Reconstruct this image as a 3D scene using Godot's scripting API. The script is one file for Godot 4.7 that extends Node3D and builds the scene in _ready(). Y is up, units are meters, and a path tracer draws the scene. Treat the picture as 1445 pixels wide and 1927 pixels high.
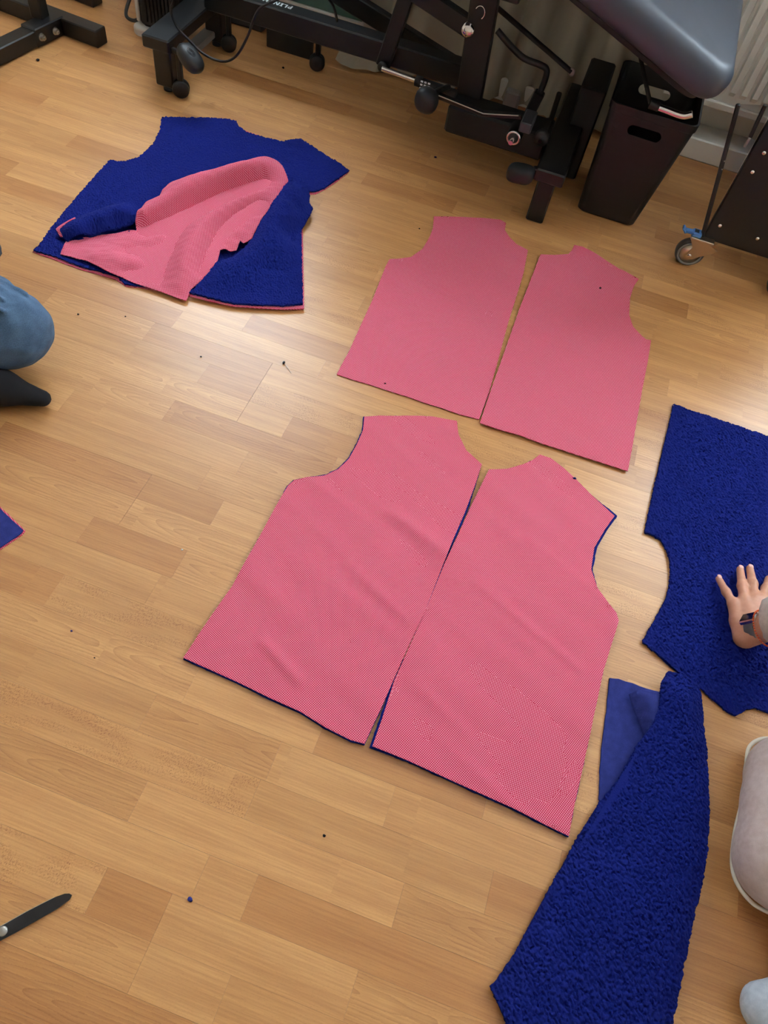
extends Node3D
# A laminate floor with cut vest pieces laid out, a treatment couch and a bin by the window wall.
# Metres, y up; x runs along the floor boards, -z towards the window wall.

func _ready() -> void:
	# ---- camera
	var cam := Camera3D.new()
	cam.name = "camera"
	cam.fov = 69.07
	cam.near = 0.05
	cam.transform = Transform3D(Basis(Vector3(0.93891, 0.1297, -0.31879), Vector3(-0.3357, 0.54929, -0.76523), Vector3(0.07586, 0.82551, 0.55927)).orthonormalized(), Vector3(0, 1.25, 0))
	add_child(cam)
	cam.current = true
	# ---- overcast daylight outside the window, exposure
	var env := Environment.new()
	env.background_mode = Environment.BG_COLOR
	env.background_color = Color(0.88, 0.95, 1.0)
	env.background_energy_multiplier = 9.0
	env.tonemap_mode = Environment.TONE_MAPPER_LINEAR
	env.tonemap_exposure = 1.97
	env.sdfgi_enabled = true
	env.ssao_enabled = true
	env.ssil_enabled = true
	var we := WorldEnvironment.new()
	we.name = "world_environment"
	we.environment = env
	add_child(we)
	# ---- the place
	pile_cells = noise(11, 1.0, FastNoiseLite.TYPE_CELLULAR)
	pile_cells.cellular_return_type = FastNoiseLite.RETURN_DISTANCE2_SUB
	pile_cells.cellular_distance_function = FastNoiseLite.DISTANCE_EUCLIDEAN
	pile_cells.cellular_jitter = 0.95
	pile_warp = noise(12, 0.12)
	materials()
	floor_boards()
	room()
	# ---- things, large to small
	couch()
	waste_bin()
	trolley()
	rack_stand()
	heater()
	vests()
	person_on_floor()
	person_kneeling()
	scissors()
	small_things()

# ---------------------------------------------------------------- helpers
var used := {}

func numbered(called: String) -> String:
	if not used.has(called):
		used[called] = 0
		return called
	used[called] += 1
	return "%s_%03d" % [called, used[called]]

func tag(o: Node, label: String, category: String, group := "") -> void:
	o.set_meta("label", label)
	o.set_meta("category", category)
	if group != "":
		o.set_meta("group", group)

func thing(called: String, at: Vector3, label: String, category: String, group := "") -> Node3D:
	var o := Node3D.new()
	o.name = numbered(called)
	add_child(o)
	o.position = at
	tag(o, label, category, group)
	return o

# One named mesh. Meshes are modelled in world metres; a parent's place is taken off again.
func obj(called: String, mesh: Mesh, m: Material, parent: Node3D = null) -> MeshInstance3D:
	var o := MeshInstance3D.new()
	o.mesh = mesh
	o.material_override = m
	o.cast_shadow = GeometryInstance3D.SHADOW_CASTING_SETTING_ON
	if parent == null:
		o.name = numbered(called)
		add_child(o)
	else:
		o.name = called
		parent.add_child(o, true)
		var p: Node3D = parent
		while p != self:
			o.position -= p.position
			p = p.get_parent()
	return o

func struct(called: String, mesh: Mesh, m: Material, parent: Node3D = null) -> MeshInstance3D:
	var o := obj(called, mesh, m, parent)
	if parent == null:
		o.set_meta("kind", "structure")
	return o

func mat(c: Color, rough := 0.6, metal := 0.0) -> StandardMaterial3D:
	var m := StandardMaterial3D.new()
	m.albedo_color = c
	m.roughness = rough
	m.metallic = metal
	return m

func rgb(r: float, g: float, b: float) -> Color:
	return Color(r / 255.0, g / 255.0, b / 255.0)

func begin() -> SurfaceTool:
	var st := SurfaceTool.new()
	st.begin(Mesh.PRIMITIVE_TRIANGLES)
	return st

func done(st: SurfaceTool) -> ArrayMesh:
	st.generate_normals()
	return st.commit()

func tri(st: SurfaceTool, a: Vector3, b: Vector3, c: Vector3) -> void:
	st.add_vertex(a)
	st.add_vertex(b)
	st.add_vertex(c)

# Skin over rings whose points run counter-clockwise about the way the rings follow each other.
func loft(st: SurfaceTool, rings: Array, caps := true, smooth := true) -> void:
	st.set_smooth_group(0 if smooth else -1)
	for i in rings.size() - 1:
		var p: PackedVector3Array = rings[i]
		var q: PackedVector3Array = rings[i + 1]
		var n := p.size()
		for k in n:
			var k2 := (k + 1) % n
			tri(st, p[k], q[k], q[k2])
			tri(st, p[k], q[k2], p[k2])
	if caps:
		st.set_smooth_group(-1)
		for e in 2:
			var r: PackedVector3Array = rings[0] if e == 0 else rings[rings.size() - 1]
			var mid := Vector3.ZERO
			for v in r:
				mid += v
			mid /= r.size()
			for k in r.size():
				var k2 := (k + 1) % r.size()
				if e == 0:
					tri(st, mid, r[k], r[k2])
				else:
					tri(st, mid, r[k2], r[k])

func rect_ring(c: Vector3, u: Vector3, v: Vector3, hu: float, hv: float, b: float) -> PackedVector3Array:
	var r := PackedVector3Array()
	for s in [[1, 1, 0], [-1, 1, 1], [-1, -1, 0], [1, -1, 1]]:
		var a: Vector3 = c + u * (s[0] * hu) + v * (s[1] * (hv - b))
		var d: Vector3 = c + u * (s[0] * (hu - b)) + v * (s[1] * hv)
		if s[2] == 0:
			r.append(a)
			r.append(d)
		else:
			r.append(d)
			r.append(a)
	return r

# Chamfered box: centre, half sizes along u, v and d (u x v = d).
func add_block(st: SurfaceTool, c: Vector3, u: Vector3, v: Vector3, d: Vector3, hu: float, hv: float, hd: float, b := 0.002) -> void:
	b = minf(b, minf(hu, minf(hv, hd)) * 0.45)
	var i := 1.0
	loft(st, [rect_ring(c - d * hd, u, v, hu - b, hv - b, b * i * 0.3), rect_ring(c - d * (hd - b), u, v, hu, hv, b), rect_ring(c + d * (hd - b), u, v, hu, hv, b), rect_ring(c + d * hd, u, v, hu - b, hv - b, b * i * 0.3)], true, false)

func add_box(st: SurfaceTool, lo: Vector3, hi: Vector3, b := 0.002) -> void:
	var h := (hi - lo) * 0.5
	add_block(st, (lo + hi) * 0.5, Vector3(0, 0, 1), Vector3(1, 0, 0), Vector3(0, 1, 0), h.z, h.x, h.y, b)

func box(lo: Vector3, hi: Vector3, b := 0.002) -> ArrayMesh:
	var st := begin()
	add_box(st, lo, hi, b)
	return done(st)

# Flat or square bar from p to q; w lies across, t along the given side way.
func add_bar(st: SurfaceTool, p: Vector3, q: Vector3, w: float, t: float, side := Vector3(0, 0, 1), b := 0.003) -> void:
	var d := (q - p).normalized()
	var u := (side - d * side.dot(d)).normalized()
	var v := d.cross(u)
	add_block(st, (p + q) * 0.5, u, v, d, t * 0.5, w * 0.5, p.distance_to(q) * 0.5, b)

func bar(p: Vector3, q: Vector3, w: float, t: float, side := Vector3(0, 0, 1), b := 0.003) -> ArrayMesh:
	var st := begin()
	add_bar(st, p, q, w, t, side, b)
	return done(st)

func circle(c: Vector3, d: Vector3, r: float, n: int) -> PackedVector3Array:
	var u := d.cross(Vector3(0, 1, 0) if absf(d.y) < 0.9 else Vector3(1, 0, 0)).normalized()
	var v := d.cross(u)
	var ring := PackedVector3Array()
	for k in n:
		var a := TAU * k / n
		ring.append(c + u * (cos(a) * r) + v * (sin(a) * r))
	return ring

func curve(pts: Array, steps := 8) -> PackedVector3Array:
	var out := PackedVector3Array()
	for i in pts.size() - 1:
		var a: Vector3 = pts[maxi(i - 1, 0)]
		var b: Vector3 = pts[i]
		var c: Vector3 = pts[i + 1]
		var d: Vector3 = pts[mini(i + 2, pts.size() - 1)]
		for k in steps:
			out.append(b.cubic_interpolate(c, a, d, float(k) / steps))
	out.append(pts[pts.size() - 1])
	return out

func add_tube(st: SurfaceTool, pts: PackedVector3Array, r: float, n := 10, r_end := -1.0) -> void:
	var rings := []
	var d0 := (pts[1] - pts[0]).normalized()
	var u := d0.cross(Vector3(0, 1, 0) if absf(d0.y) < 0.9 else Vector3(1, 0, 0)).normalized()
	for i in pts.size():
		var d := (pts[mini(i + 1, pts.size() - 1)] - pts[maxi(i - 1, 0)]).normalized()
		u = (u - d * u.dot(d)).normalized()
		var v := d.cross(u)
		var rr := r if r_end < 0.0 else lerpf(r, r_end, float(i) / (pts.size() - 1))
		var ring := PackedVector3Array()
		for k in n:
			var a := TAU * k / n
			ring.append(pts[i] + u * (cos(a) * rr) + v * (sin(a) * rr))
		rings.append(ring)
	loft(st, rings)

func tube(pts: PackedVector3Array, r: float, n := 10, r_end := -1.0) -> ArrayMesh:
	var st := begin()
	add_tube(st, pts, r, n, r_end)
	return done(st)

# Turned shape: profile of (radius, way along the axis) from c along d.
func add_lathe(st: SurfaceTool, c: Vector3, d: Vector3, prof: Array, n := 20, smooth := true) -> void:
	var rings := []
	for p in prof:
		rings.append(circle(c + d * p[1], d, maxf(p[0], 0.0002), n))
	loft(st, rings, true, smooth)

func lathe(c: Vector3, d: Vector3, prof: Array, n := 20, smooth := true) -> ArrayMesh:
	var st := begin()
	add_lathe(st, c, d, prof, n, smooth)
	return done(st)

# A soft rounded bulge (pedals, knobs): radii a, b, c along the axes u, v and d.
func ellipsoid(c: Vector3, u: Vector3, v: Vector3, d: Vector3, a: float, b: float, e: float, p := 2.0, n := 20) -> ArrayMesh:
	var st := begin()
	var rings := []
	for i in 13:
		var t := -PI / 2 + PI * i / 12.0
		var rr := pow(maxf(cos(t), 0.0001), 2.0 / p)
		var y := signf(sin(t)) * pow(absf(sin(t)), 2.0 / p)
		var ring := PackedVector3Array()
		for k in n:
			var w := TAU * k / n
			var cx := signf(cos(w)) * pow(absf(cos(w)), 2.0 / p)
			var cz := signf(sin(w)) * pow(absf(sin(w)), 2.0 / p)
			ring.append(c + u * (cx * rr * a) + v * (cz * rr * b) + d * (y * e))
		rings.append(ring)
	loft(st, rings)
	return done(st)

# Rounded slab (cushion): half length hx along u, half width hz along w, upright n, thickness t.
func cushion(c: Vector3, u: Vector3, w: Vector3, n: Vector3, hx: float, hz: float, t: float, corner: float, edge: float, crown := 0.0) -> ArrayMesh:
	var st := begin()
	var rings := []
	var prof := []
	for i in 9:
		var a := PI / 2 * i / 8.0
		prof.append([edge * (1.0 - sin(a)), -t * 0.5 + edge * (1.0 - cos(a))])
	for i in 9:
		var a := PI / 2 * i / 8.0
		prof.append([edge * (1.0 - cos(a)), t * 0.5 - edge * (1.0 - sin(a))])
	for i in 6:
		var f := (i + 1) / 7.0
		prof.append([edge + f * (minf(hx, hz) - edge - 0.01), t * 0.5 + crown * (1.0 - (1.0 - f) * (1.0 - f))])
	for p in prof:
		var ring := PackedVector3Array()
		var ax: float = hx - p[0]
		var az: float = hz - p[0]
		var r := maxf(corner - p[0], minf(0.01, minf(ax, az)))
		r = minf(r, minf(ax, az))
		for q in [[1, 1, 0.0], [-1, 1, PI / 2], [-1, -1, PI], [1, -1, 3 * PI / 2]]:
			for k in 9:
				var a: float = q[2] + PI / 2 * k / 8.0
				ring.append(c + w * (q[0] * (ax - r) * 0.0 + (absf(az - r) * signf(cos(q[2] + PI / 4))) + cos(a) * r) + u * ((ax - r) * signf(sin(q[2] + PI / 4)) + sin(a) * r) + n * p[1])
		rings.append(ring)
	loft(st, rings)
	return done(st)

func noise(s: int, f := 1.0, type := FastNoiseLite.TYPE_SIMPLEX_SMOOTH, octaves := 1) -> FastNoiseLite:
	var n := FastNoiseLite.new()
	n.seed = s
	n.frequency = f
	n.noise_type = type
	n.fractal_type = FastNoiseLite.FRACTAL_FBM if octaves > 1 else FastNoiseLite.FRACTAL_NONE
	n.fractal_octaves = octaves
	return n

# ---------------------------------------------------------------- cloth
# Relief of the teddy pile: round nubs with furrows between them.
var pile_cells: FastNoiseLite
var pile_warp: FastNoiseLite
func pile(x: float, z: float, size := 0.0066) -> float:
	var wx := pile_warp.get_noise_2d(x * 1000.0, z * 1000.0) * size * 0.3
	var wz := pile_warp.get_noise_2d(x * 1000.0 + 400.0, z * 1000.0 - 300.0) * size * 0.3
	return 1.0 - exp(-6.0 * maxf(0.0, pile_cells.get_noise_2d((x + wx) / size, (z + wz) / size) + 1.0))

func fine_outline(poly: PackedVector2Array, step: float, ragged: float, s: int) -> PackedVector2Array:
	var out := PackedVector2Array()
	var ns := noise(s, 1.0)
	for i in poly.size():
		var a := poly[i]
		var b := poly[(i + 1) % poly.size()]
		var n := maxi(1, int(ceil(a.distance_to(b) / step)))
		var side := (b - a).orthogonal().normalized()
		for k in n:
			var p := a.lerp(b, float(k) / n)
			var e := ns.get_noise_2d(p.x * 330.0, p.y * 330.0) * ragged + ns.get_noise_2d(p.x * 70.0, p.y * 70.0) * ragged * 1.2
			out.append(p + side * e)
	return out

# A sheet over the floor: outline in (x, z), height(x, z) of its upper face, thickness, mesh size.
func cloth(poly: PackedVector2Array, height: Callable, thick: float, cell: float, turn: float, ragged := 0.0, s := 1) -> ArrayMesh:
	var edge := fine_outline(poly, cell * 1.2, ragged, s)
	if Geometry2D.is_polygon_clockwise(edge):
		edge.reverse()
	var lo := edge[0]
	var hi := edge[0]
	for p in edge:
		lo = lo.min(p)
		hi = hi.max(p)
	lo -= Vector2(cell, cell)
	var nx := int((hi.x - lo.x) / cell) + 2
	var nz := int((hi.y - lo.y) / cell) + 2
	var V := PackedVector3Array()
	var N := PackedVector3Array()
	var T := PackedVector2Array()
	var I := PackedInt32Array()
	var ids := PackedInt32Array()
	ids.resize((nx + 1) * (nz + 1))
	ids.fill(-1)
	var ct := cos(turn)
	var sn := sin(turn)
	var e := cell * 0.5
	for j in nz + 1:
		for i in nx + 1:
			var p := lo + Vector2(i, j) * cell
			if Geometry2D.is_point_in_polygon(p, edge):
				ids[j * (nx + 1) + i] = V.size()
				var h: float = height.call(p.x, p.y)
				V.append(Vector3(p.x, h, p.y))
				T.append(Vector2(p.x * ct + p.y * sn, -p.x * sn + p.y * ct))
	N.resize(V.size())
	for j in nz + 1:
		for i in nx + 1:
			var id := ids[j * (nx + 1) + i]
			if id < 0:
				continue
			var l := ids[j * (nx + 1) + i - 1] if i > 0 else -1
			var r := ids[j * (nx + 1) + i + 1] if i < nx else -1
			var u := ids[(j - 1) * (nx + 1) + i] if j > 0 else -1
			var d := ids[(j + 1) * (nx + 1) + i] if j < nz else -1
			var gx := 0.0
			var gz := 0.0
			if l >= 0 and r >= 0:
				gx = (V[r].y - V[l].y) / (2 * cell)
			if u >= 0 and d >= 0:
				gz = (V[d].y - V[u].y) / (2 * cell)
			N[id] = Vector3(-gx, 1, -gz).normalized()
	# cells near the outline
	var near := {}
	for k in edge.size():
		var a := edge[k]
		var b := edge[(k + 1) % edge.size()]
		var n := maxi(1, int(ceil(a.distance_to(b) / (cell * 0.3))))
		for t in n + 1:
			var p := (a.lerp(b, float(t) / n) - lo) / cell
			near[int(p.y) * nx + int(p.x)] = true
	for j in nz:
		for i in nx:
			if near.has(j * nx + i):
				var q := lo + Vector2(i, j) * cell
				for piece in Geometry2D.intersect_polygons(PackedVector2Array([q, q + Vector2(cell, 0), q + Vector2(cell, cell), q + Vector2(0, cell)]), edge):
					var t := Geometry2D.triangulate_polygon(piece)
					var at := V.size()
					for p in piece:
						var h: float = height.call(p.x, p.y)
						V.append(Vector3(p.x, h, p.y))
						N.append(Vector3((h - height.call(p.x + e, p.y)) / e, 1, (h - height.call(p.x, p.y + e)) / e).normalized())
						T.append(Vector2(p.x * ct + p.y * sn, -p.x * sn + p.y * ct))
					for k in range(0, t.size(), 3):
						var a: Vector2 = piece[t[k]]
						var b: Vector2 = piece[t[k + 1]]
						var c: Vector2 = piece[t[k + 2]]
						var up := (b - a).cross(c - a) > 0.0
						I.append_array([at + t[k], at + (t[k + 1] if up else t[k + 2]), at + (t[k + 2] if up else t[k + 1])])
			else:
				var a := ids[j * (nx + 1) + i]
				var b := ids[j * (nx + 1) + i + 1]
				var c := ids[(j + 1) * (nx + 1) + i + 1]
				var d := ids[(j + 1) * (nx + 1) + i]
				if a >= 0 and b >= 0 and c >= 0 and d >= 0:
					I.append_array([a, b, c, a, c, d])
	# the cut edge and the underside
	var m := edge.size()
	for k in m:
		var a := edge[k]
		var b := edge[(k + 1) % m]
		var out := (b - a).orthogonal().normalized()
		var nn := Vector3(out.x, 0.3, out.y)
		if Geometry2D.is_point_in_polygon((a + b) * 0.5 + out * 0.0005, edge):
			nn = Vector3(-out.x, 0.3, -out.y)
		var ha: float = height.call(a.x, a.y)
		var hb: float = height.call(b.x, b.y)
		var at := V.size()
		for p in [Vector3(a.x, ha, a.y), Vector3(b.x, hb, b.y), Vector3(b.x, hb - thick, b.y), Vector3(a.x, ha - thick, a.y)]:
			V.append(p)
			N.append(nn.normalized())
			T.append(Vector2(p.x * ct + p.z * sn, -p.x * sn + p.z * ct))
		I.append_array([at, at + 2, at + 1, at, at + 3, at + 2])
	var rough := PackedVector2Array(poly)
	var tt := Geometry2D.triangulate_polygon(rough)
	var base := V.size()
	for p in rough:
		V.append(Vector3(p.x, height.call(p.x, p.y) - thick, p.y))
		N.append(Vector3(0, -1, 0))
		T.append(p)
	for k in range(0, tt.size(), 3):
		I.append_array([base + tt[k], base + tt[k + 2], base + tt[k + 1]])
	var arr := []
	arr.resize(Mesh.ARRAY_MAX)
	arr[Mesh.ARRAY_VERTEX] = V
	arr[Mesh.ARRAY_NORMAL] = N
	arr[Mesh.ARRAY_TEX_UV] = T
	arr[Mesh.ARRAY_INDEX] = I
	var am := ArrayMesh.new()
	am.add_surface_from_arrays(Mesh.PRIMITIVE_TRIANGLES, arr)
	return am

func pts2(a: Array) -> PackedVector2Array:
	var out := PackedVector2Array()
	for i in range(0, a.size(), 2):
		out.append(Vector2(a[i], a[i + 1]))
	return out

# Height of a draped sheet: thin-plate spline through measured points, a = [x, z, weight ...] and plane.
func drape(a: PackedFloat32Array, pl: Array, x: float, z: float) -> float:
	var h: float = pl[0] + pl[1] * x + pl[2] * z
	for i in range(0, a.size(), 3):
		var dx := x - a[i]
		var dz := z - a[i + 1]
		var r2 := dx * dx + dz * dz + 1e-9
		h += a[i + 2] * r2 * log(r2)
	return h

# ---------------------------------------------------------------- soft bodies (surface nets round tapered bones)
func net(bones: Array, cell: float, k: float, rough: FastNoiseLite = null, amp := 0.0, cut: Array = []) -> ArrayMesh:
	var lo := Vector3(1e9, 1e9, 1e9)
	var hi := -lo
	var pad := k + amp + cell * 3.0
	for b in bones:
		for e in 2:
			var r: float = b[2 + e] + pad
			lo = lo.min(b[e] - Vector3(r, r, r))
			hi = hi.max(b[e] + Vector3(r, r, r))
	var nx := int((hi.x - lo.x) / cell) + 2
	var ny := int((hi.y - lo.y) / cell) + 2
	var nz := int((hi.z - lo.z) / cell) + 2
	var F := PackedFloat32Array()
	F.resize(nx * ny * nz)
	F.fill(1.0)
	for b in bones:
		var a: Vector3 = b[0]
		var d: Vector3 = b[1] - b[0]
		var dd := maxf(d.length_squared(), 1e-9)
		var ra: float = b[2]
		var dr: float = b[3] - b[2]
		var flat: float = b[4] if b.size() > 4 else 1.0
		var rm := maxf(b[2], b[3]) + pad
		var l := (a.min(b[1]) - Vector3(rm, rm, rm) - lo) / cell
		var h := (a.max(b[1]) + Vector3(rm, rm, rm) - lo) / cell
		for z in range(maxi(0, int(l.z)), mini(nz, int(h.z) + 1)):
			for y in range(maxi(0, int(l.y)), mini(ny, int(h.y) + 1)):
				for x in range(maxi(0, int(l.x)), mini(nx, int(h.x) + 1)):
					var p := lo + Vector3(x, y, z) * cell - a
					var t := clampf(p.dot(d) / dd, 0.0, 1.0)
					var q := p - d * t
					q.y *= flat
					var v := q.length() - (ra + dr * t)
					var i := (z * ny + y) * nx + x
					var f := F[i]
					var w := maxf(k - absf(f - v), 0.0) / k
					F[i] = minf(f, v) - w * w * k * 0.25
	if rough != null or cut.size() > 0:
		for z in nz:
			for y in ny:
				for x in nx:
					var i := (z * ny + y) * nx + x
					if absf(F[i]) < cell * 4.0 + amp:
						var p := lo + Vector3(x, y, z) * cell
						if rough != null:
							F[i] += rough.get_noise_3d(p.x, p.y, p.z) * amp
						for c in cut:
							F[i] = maxf(F[i], (p - c[0]).dot(c[1]))
	var ids := {}
	var V := PackedVector3Array()
	var N := PackedVector3Array()
	var I := PackedInt32Array()
	var sx := 1
	var sy := nx
	var sz := nx * ny
	var corner := [0, sx, sy, sx + sy, sz, sx + sz, sy + sz, sx + sy + sz]
	var off := [Vector3(0, 0, 0), Vector3(1, 0, 0), Vector3(0, 1, 0), Vector3(1, 1, 0), Vector3(0, 0, 1), Vector3(1, 0, 1), Vector3(0, 1, 1), Vector3(1, 1, 1)]
	var edges := [[0, 1], [2, 3], [4, 5], [6, 7], [0, 2], [1, 3], [4, 6], [5, 7], [0, 4], [1, 5], [2, 6], [3, 7]]
	for z in nz - 1:
		for y in ny - 1:
			for x in nx - 1:
				var i := z * sz + y * sy + x
				var f0 := F[i]
				if absf(f0) > cell * 4.0 + amp:
					continue
				var inside := 0
				for c in 8:
					if F[i + corner[c]] < 0.0:
						inside += 1
				if inside == 0 or inside == 8:
					continue
				var sum := Vector3.ZERO
				var n := 0
				for ed in edges:
					var fa := F[i + corner[ed[0]]]
					var fb := F[i + corner[ed[1]]]
					if (fa < 0.0) != (fb < 0.0):
						sum += (off[ed[0]] as Vector3).lerp(off[ed[1]], fa / (fa - fb))
						n += 1
				ids[i] = V.size()
				V.append(lo + (Vector3(x, y, z) + sum / n) * cell)
				var g := Vector3(F[i + 1] + F[i + 1 + sy] + F[i + 1 + sz] + F[i + 1 + sy + sz] - F[i] - F[i + sy] - F[i + sz] - F[i + sy + sz], F[i + sy] + F[i + 1 + sy] + F[i + sy + sz] + F[i + 1 + sy + sz] - F[i] - F[i + 1] - F[i + sz] - F[i + 1 + sz], F[i + sz] + F[i + 1 + sz] + F[i + sy + sz] + F[i + 1 + sy + sz] - F[i] - F[i + 1] - F[i + sy] - F[i + 1 + sy])
				N.append(g.normalized())
	for key in ids:
		var i: int = key
		for ax in 3:
			var s: int = [sx, sy, sz][ax]
			var s1: int = [sy, sz, sx][ax]
			var s2: int = [sz, sx, sy][ax]
			var fa := F[i]
			var fb := F[i + s]
			if (fa < 0.0) == (fb < 0.0):
				continue
			if not (ids.has(i - s1) and ids.has(i - s2) and ids.has(i - s1 - s2)):
				continue
			var a: int = ids[i]
			var b: int = ids[i - s1]
			var c: int = ids[i - s1 - s2]
			var d: int = ids[i - s2]
			if fa < 0.0:
				I.append_array([a, d, c, a, c, b])
			else:
				I.append_array([a, b, c, a, c, d])
	var arr := []
	arr.resize(Mesh.ARRAY_MAX)
	arr[Mesh.ARRAY_VERTEX] = V
	arr[Mesh.ARRAY_NORMAL] = N
	arr[Mesh.ARRAY_INDEX] = I
	var am := ArrayMesh.new()
	am.add_surface_from_arrays(Mesh.PRIMITIVE_TRIANGLES, arr)
	return am

# ---------------------------------------------------------------- materials
var M := {}

func materials() -> void:
	M.black = mat(rgb(17, 17, 19), 0.42)
	M.black_matt = mat(rgb(16, 16, 18), 0.6)
	M.rubber = mat(rgb(22, 23, 26), 0.45)
	M.black_plastic = mat(rgb(18, 15, 16), 0.5)
	M.leather = mat(rgb(58, 66, 82), 0.45)
	M.leather.metallic_specular = 0.6
	M.chrome = mat(rgb(225, 222, 220), 0.16, 1.0)
	M.steel = mat(rgb(180, 178, 172), 0.35, 1.0)
	M.zinc = mat(rgb(196, 178, 158), 0.3, 1.0)
	M.white = mat(rgb(240, 238, 231), 0.45)
	M.wall = mat(rgb(236, 229, 215), 0.9)
	M.ceiling = mat(rgb(240, 238, 232), 0.9)
	M.grey_plastic = mat(rgb(150, 144, 140), 0.4)
	M.pale = mat(rgb(196, 190, 182), 0.5)
	M.green = mat(rgb(70, 106, 98), 0.5)
	M.blue_plastic = mat(rgb(80, 130, 196), 0.35)
	M.tyre = mat(rgb(62, 60, 60), 0.6)
	M.tyre_ring = mat(rgb(140, 138, 132), 0.5)
	M.print = mat(rgb(225, 232, 240), 0.5)
	M.smoked = mat(Color(0.05, 0.05, 0.05, 0.45), 0.08)
	M.smoked.transparency = BaseMaterial3D.TRANSPARENCY_ALPHA
	M.glass = mat(Color(1, 1, 1, 0.06), 0.02)
	M.glass.transparency = BaseMaterial3D.TRANSPARENCY_ALPHA
	M.gingham = mat(Color.WHITE, 0.92)
	M.gingham.albedo_texture = gingham_texture()
	M.gingham.uv1_scale = Vector3(1.0 / 0.024, 1.0 / 0.024, 1.0)
	M.pile = mat(rgb(20, 32, 113), 0.95)
	M.pile.metallic_specular = 0.25
	M.pile.rim_enabled = true
	M.pile.rim = 0.08
	M.pile.rim_tint = 0.8
	var fuzz := NoiseTexture2D.new()
	fuzz.width = 512
	fuzz.height = 512
	fuzz.seamless = true
	fuzz.noise = noise(31, 0.09, FastNoiseLite.TYPE_CELLULAR)
	fuzz.noise.cellular_return_type = FastNoiseLite.RETURN_DISTANCE
	M.pile.heightmap_enabled = true
	M.pile.heightmap_scale = 0.03
	M.pile.heightmap_flip_texture = true
	M.pile.heightmap_texture = fuzz
	M.pile.uv1_scale = Vector3(9.0, 9.0, 1.0)
	M.felt = mat(Color.WHITE, 0.95)
	M.felt.albedo_texture = speckle_texture(rgb(24, 33, 106), rgb(42, 54, 132), 41)
	M.felt.uv1_scale = Vector3(5.0, 5.0, 1.0)
	M.denim = mat(Color.WHITE, 0.85)
	M.denim.albedo_texture = denim_texture()
	M.denim.uv1_triplanar = true
	M.denim.uv1_scale = Vector3(5.0, 5.0, 5.0)
	M.sock_black = mat(rgb(24, 24, 30), 0.95)
	M.sock_pale = mat(Color.WHITE, 0.95)
	M.sock_pale.albedo_texture = speckle_texture(rgb(172, 182, 198), rgb(214, 220, 230), 43)
	M.sock_pale.uv1_triplanar = true
	M.sock_pale.uv1_scale = Vector3(9, 9, 9)
	M.fleece_pale = mat(Color.WHITE, 0.95)
	M.fleece_pale.albedo_texture = speckle_texture(rgb(190, 168, 162), rgb(216, 200, 196), 44)
	M.fleece_pale.uv1_triplanar = true
	M.fleece_pale.uv1_scale = Vector3(7, 7, 7)
	M.piping = mat(rgb(224, 214, 198), 0.8)
	M.sleeve = mat(Color.WHITE, 0.95)
	M.sleeve.albedo_texture = speckle_texture(rgb(168, 154, 146), rgb(200, 188, 178), 45)
	M.sleeve.uv1_triplanar = true
	M.sleeve.uv1_scale = Vector3(9, 9, 9)
	M.jumper = mat(rgb(66, 68, 76), 0.95)
	M.skin = mat(Color.WHITE, 0.5)
	M.skin.albedo_texture = speckle_texture(rgb(190, 128, 100), rgb(208, 150, 122), 46)
	M.skin.uv1_triplanar = true
	M.skin.uv1_scale = Vector3(8, 8, 8)
	M.skin.subsurf_scatter_enabled = true
	M.skin.subsurf_scatter_strength = 0.08
	M.nail = mat(rgb(228, 172, 156), 0.3)
	M.hair = mat(rgb(58, 42, 32), 0.7)
	M.bead = mat(rgb(236, 98, 40), 0.35)
	M.eye = mat(rgb(240, 238, 234), 0.2)
	M.curtain = mat(rgb(168, 158, 140), 0.95)
	M.curtain.backlight_enabled = true
	M.curtain.backlight = Color(0.2, 0.18, 0.15)

func picture(w: int, h: int, bytes: PackedByteArray) -> ImageTexture:
	return ImageTexture.create_from_image(Image.create_from_data(w, h, false, Image.FORMAT_RGB8, bytes))

# Woven check of 3 mm: 8 repeats of red and white stripes both ways on 24 mm.
func gingham_texture() -> ImageTexture:
	var n := 256
	var b := PackedByteArray()
	b.resize(n * n * 3)
	var ns := noise(21, 0.11)
	var full := rgb(190, 20, 60)
	var half := rgb(238, 76, 116)
	var light := rgb(255, 184, 203)
	for y in n:
		for x in n:
			var a := 1 if (x % 32) < 17 else 0
			var c := 1 if (y % 32) < 17 else 0
			var col := full if a + c == 2 else (half if a + c == 1 else light)
			var weave := 0.94 + 0.06 * (1.0 if ((x / 4 + y / 4) % 2) == 0 else -1.0) + 0.05 * ns.get_noise_2d(x, y)
			var i := (y * n + x) * 3
			b[i] = clampi(int(col.r * 255.0 * weave), 0, 255)
			b[i + 1] = clampi(int(col.g * 255.0 * weave), 0, 255)
			b[i + 2] = clampi(int(col.b * 255.0 * weave), 0, 255)
	return picture(n, n, b)

func speckle_texture(dark: Color, light: Color, s: int) -> ImageTexture:
	var n := 256
	var b := PackedByteArray()
	b.resize(n * n * 3)
	var n1 := noise(s, 0.035, FastNoiseLite.TYPE_SIMPLEX_SMOOTH, 3)
	var n2 := noise(s + 1, 0.45)
	for y in n:
		for x in n:
			var t := clampf(0.5 + 0.5 * n1.get_noise_2d(x, y) + 0.35 * n2.get_noise_2d(x, y), 0.0, 1.0)
			var col := dark.lerp(light, t)
			var i := (y * n + x) * 3
			b[i] = int(col.r * 255.0)
			b[i + 1] = int(col.g * 255.0)
			b[i + 2] = int(col.b * 255.0)
	return picture(n, n, b)

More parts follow.
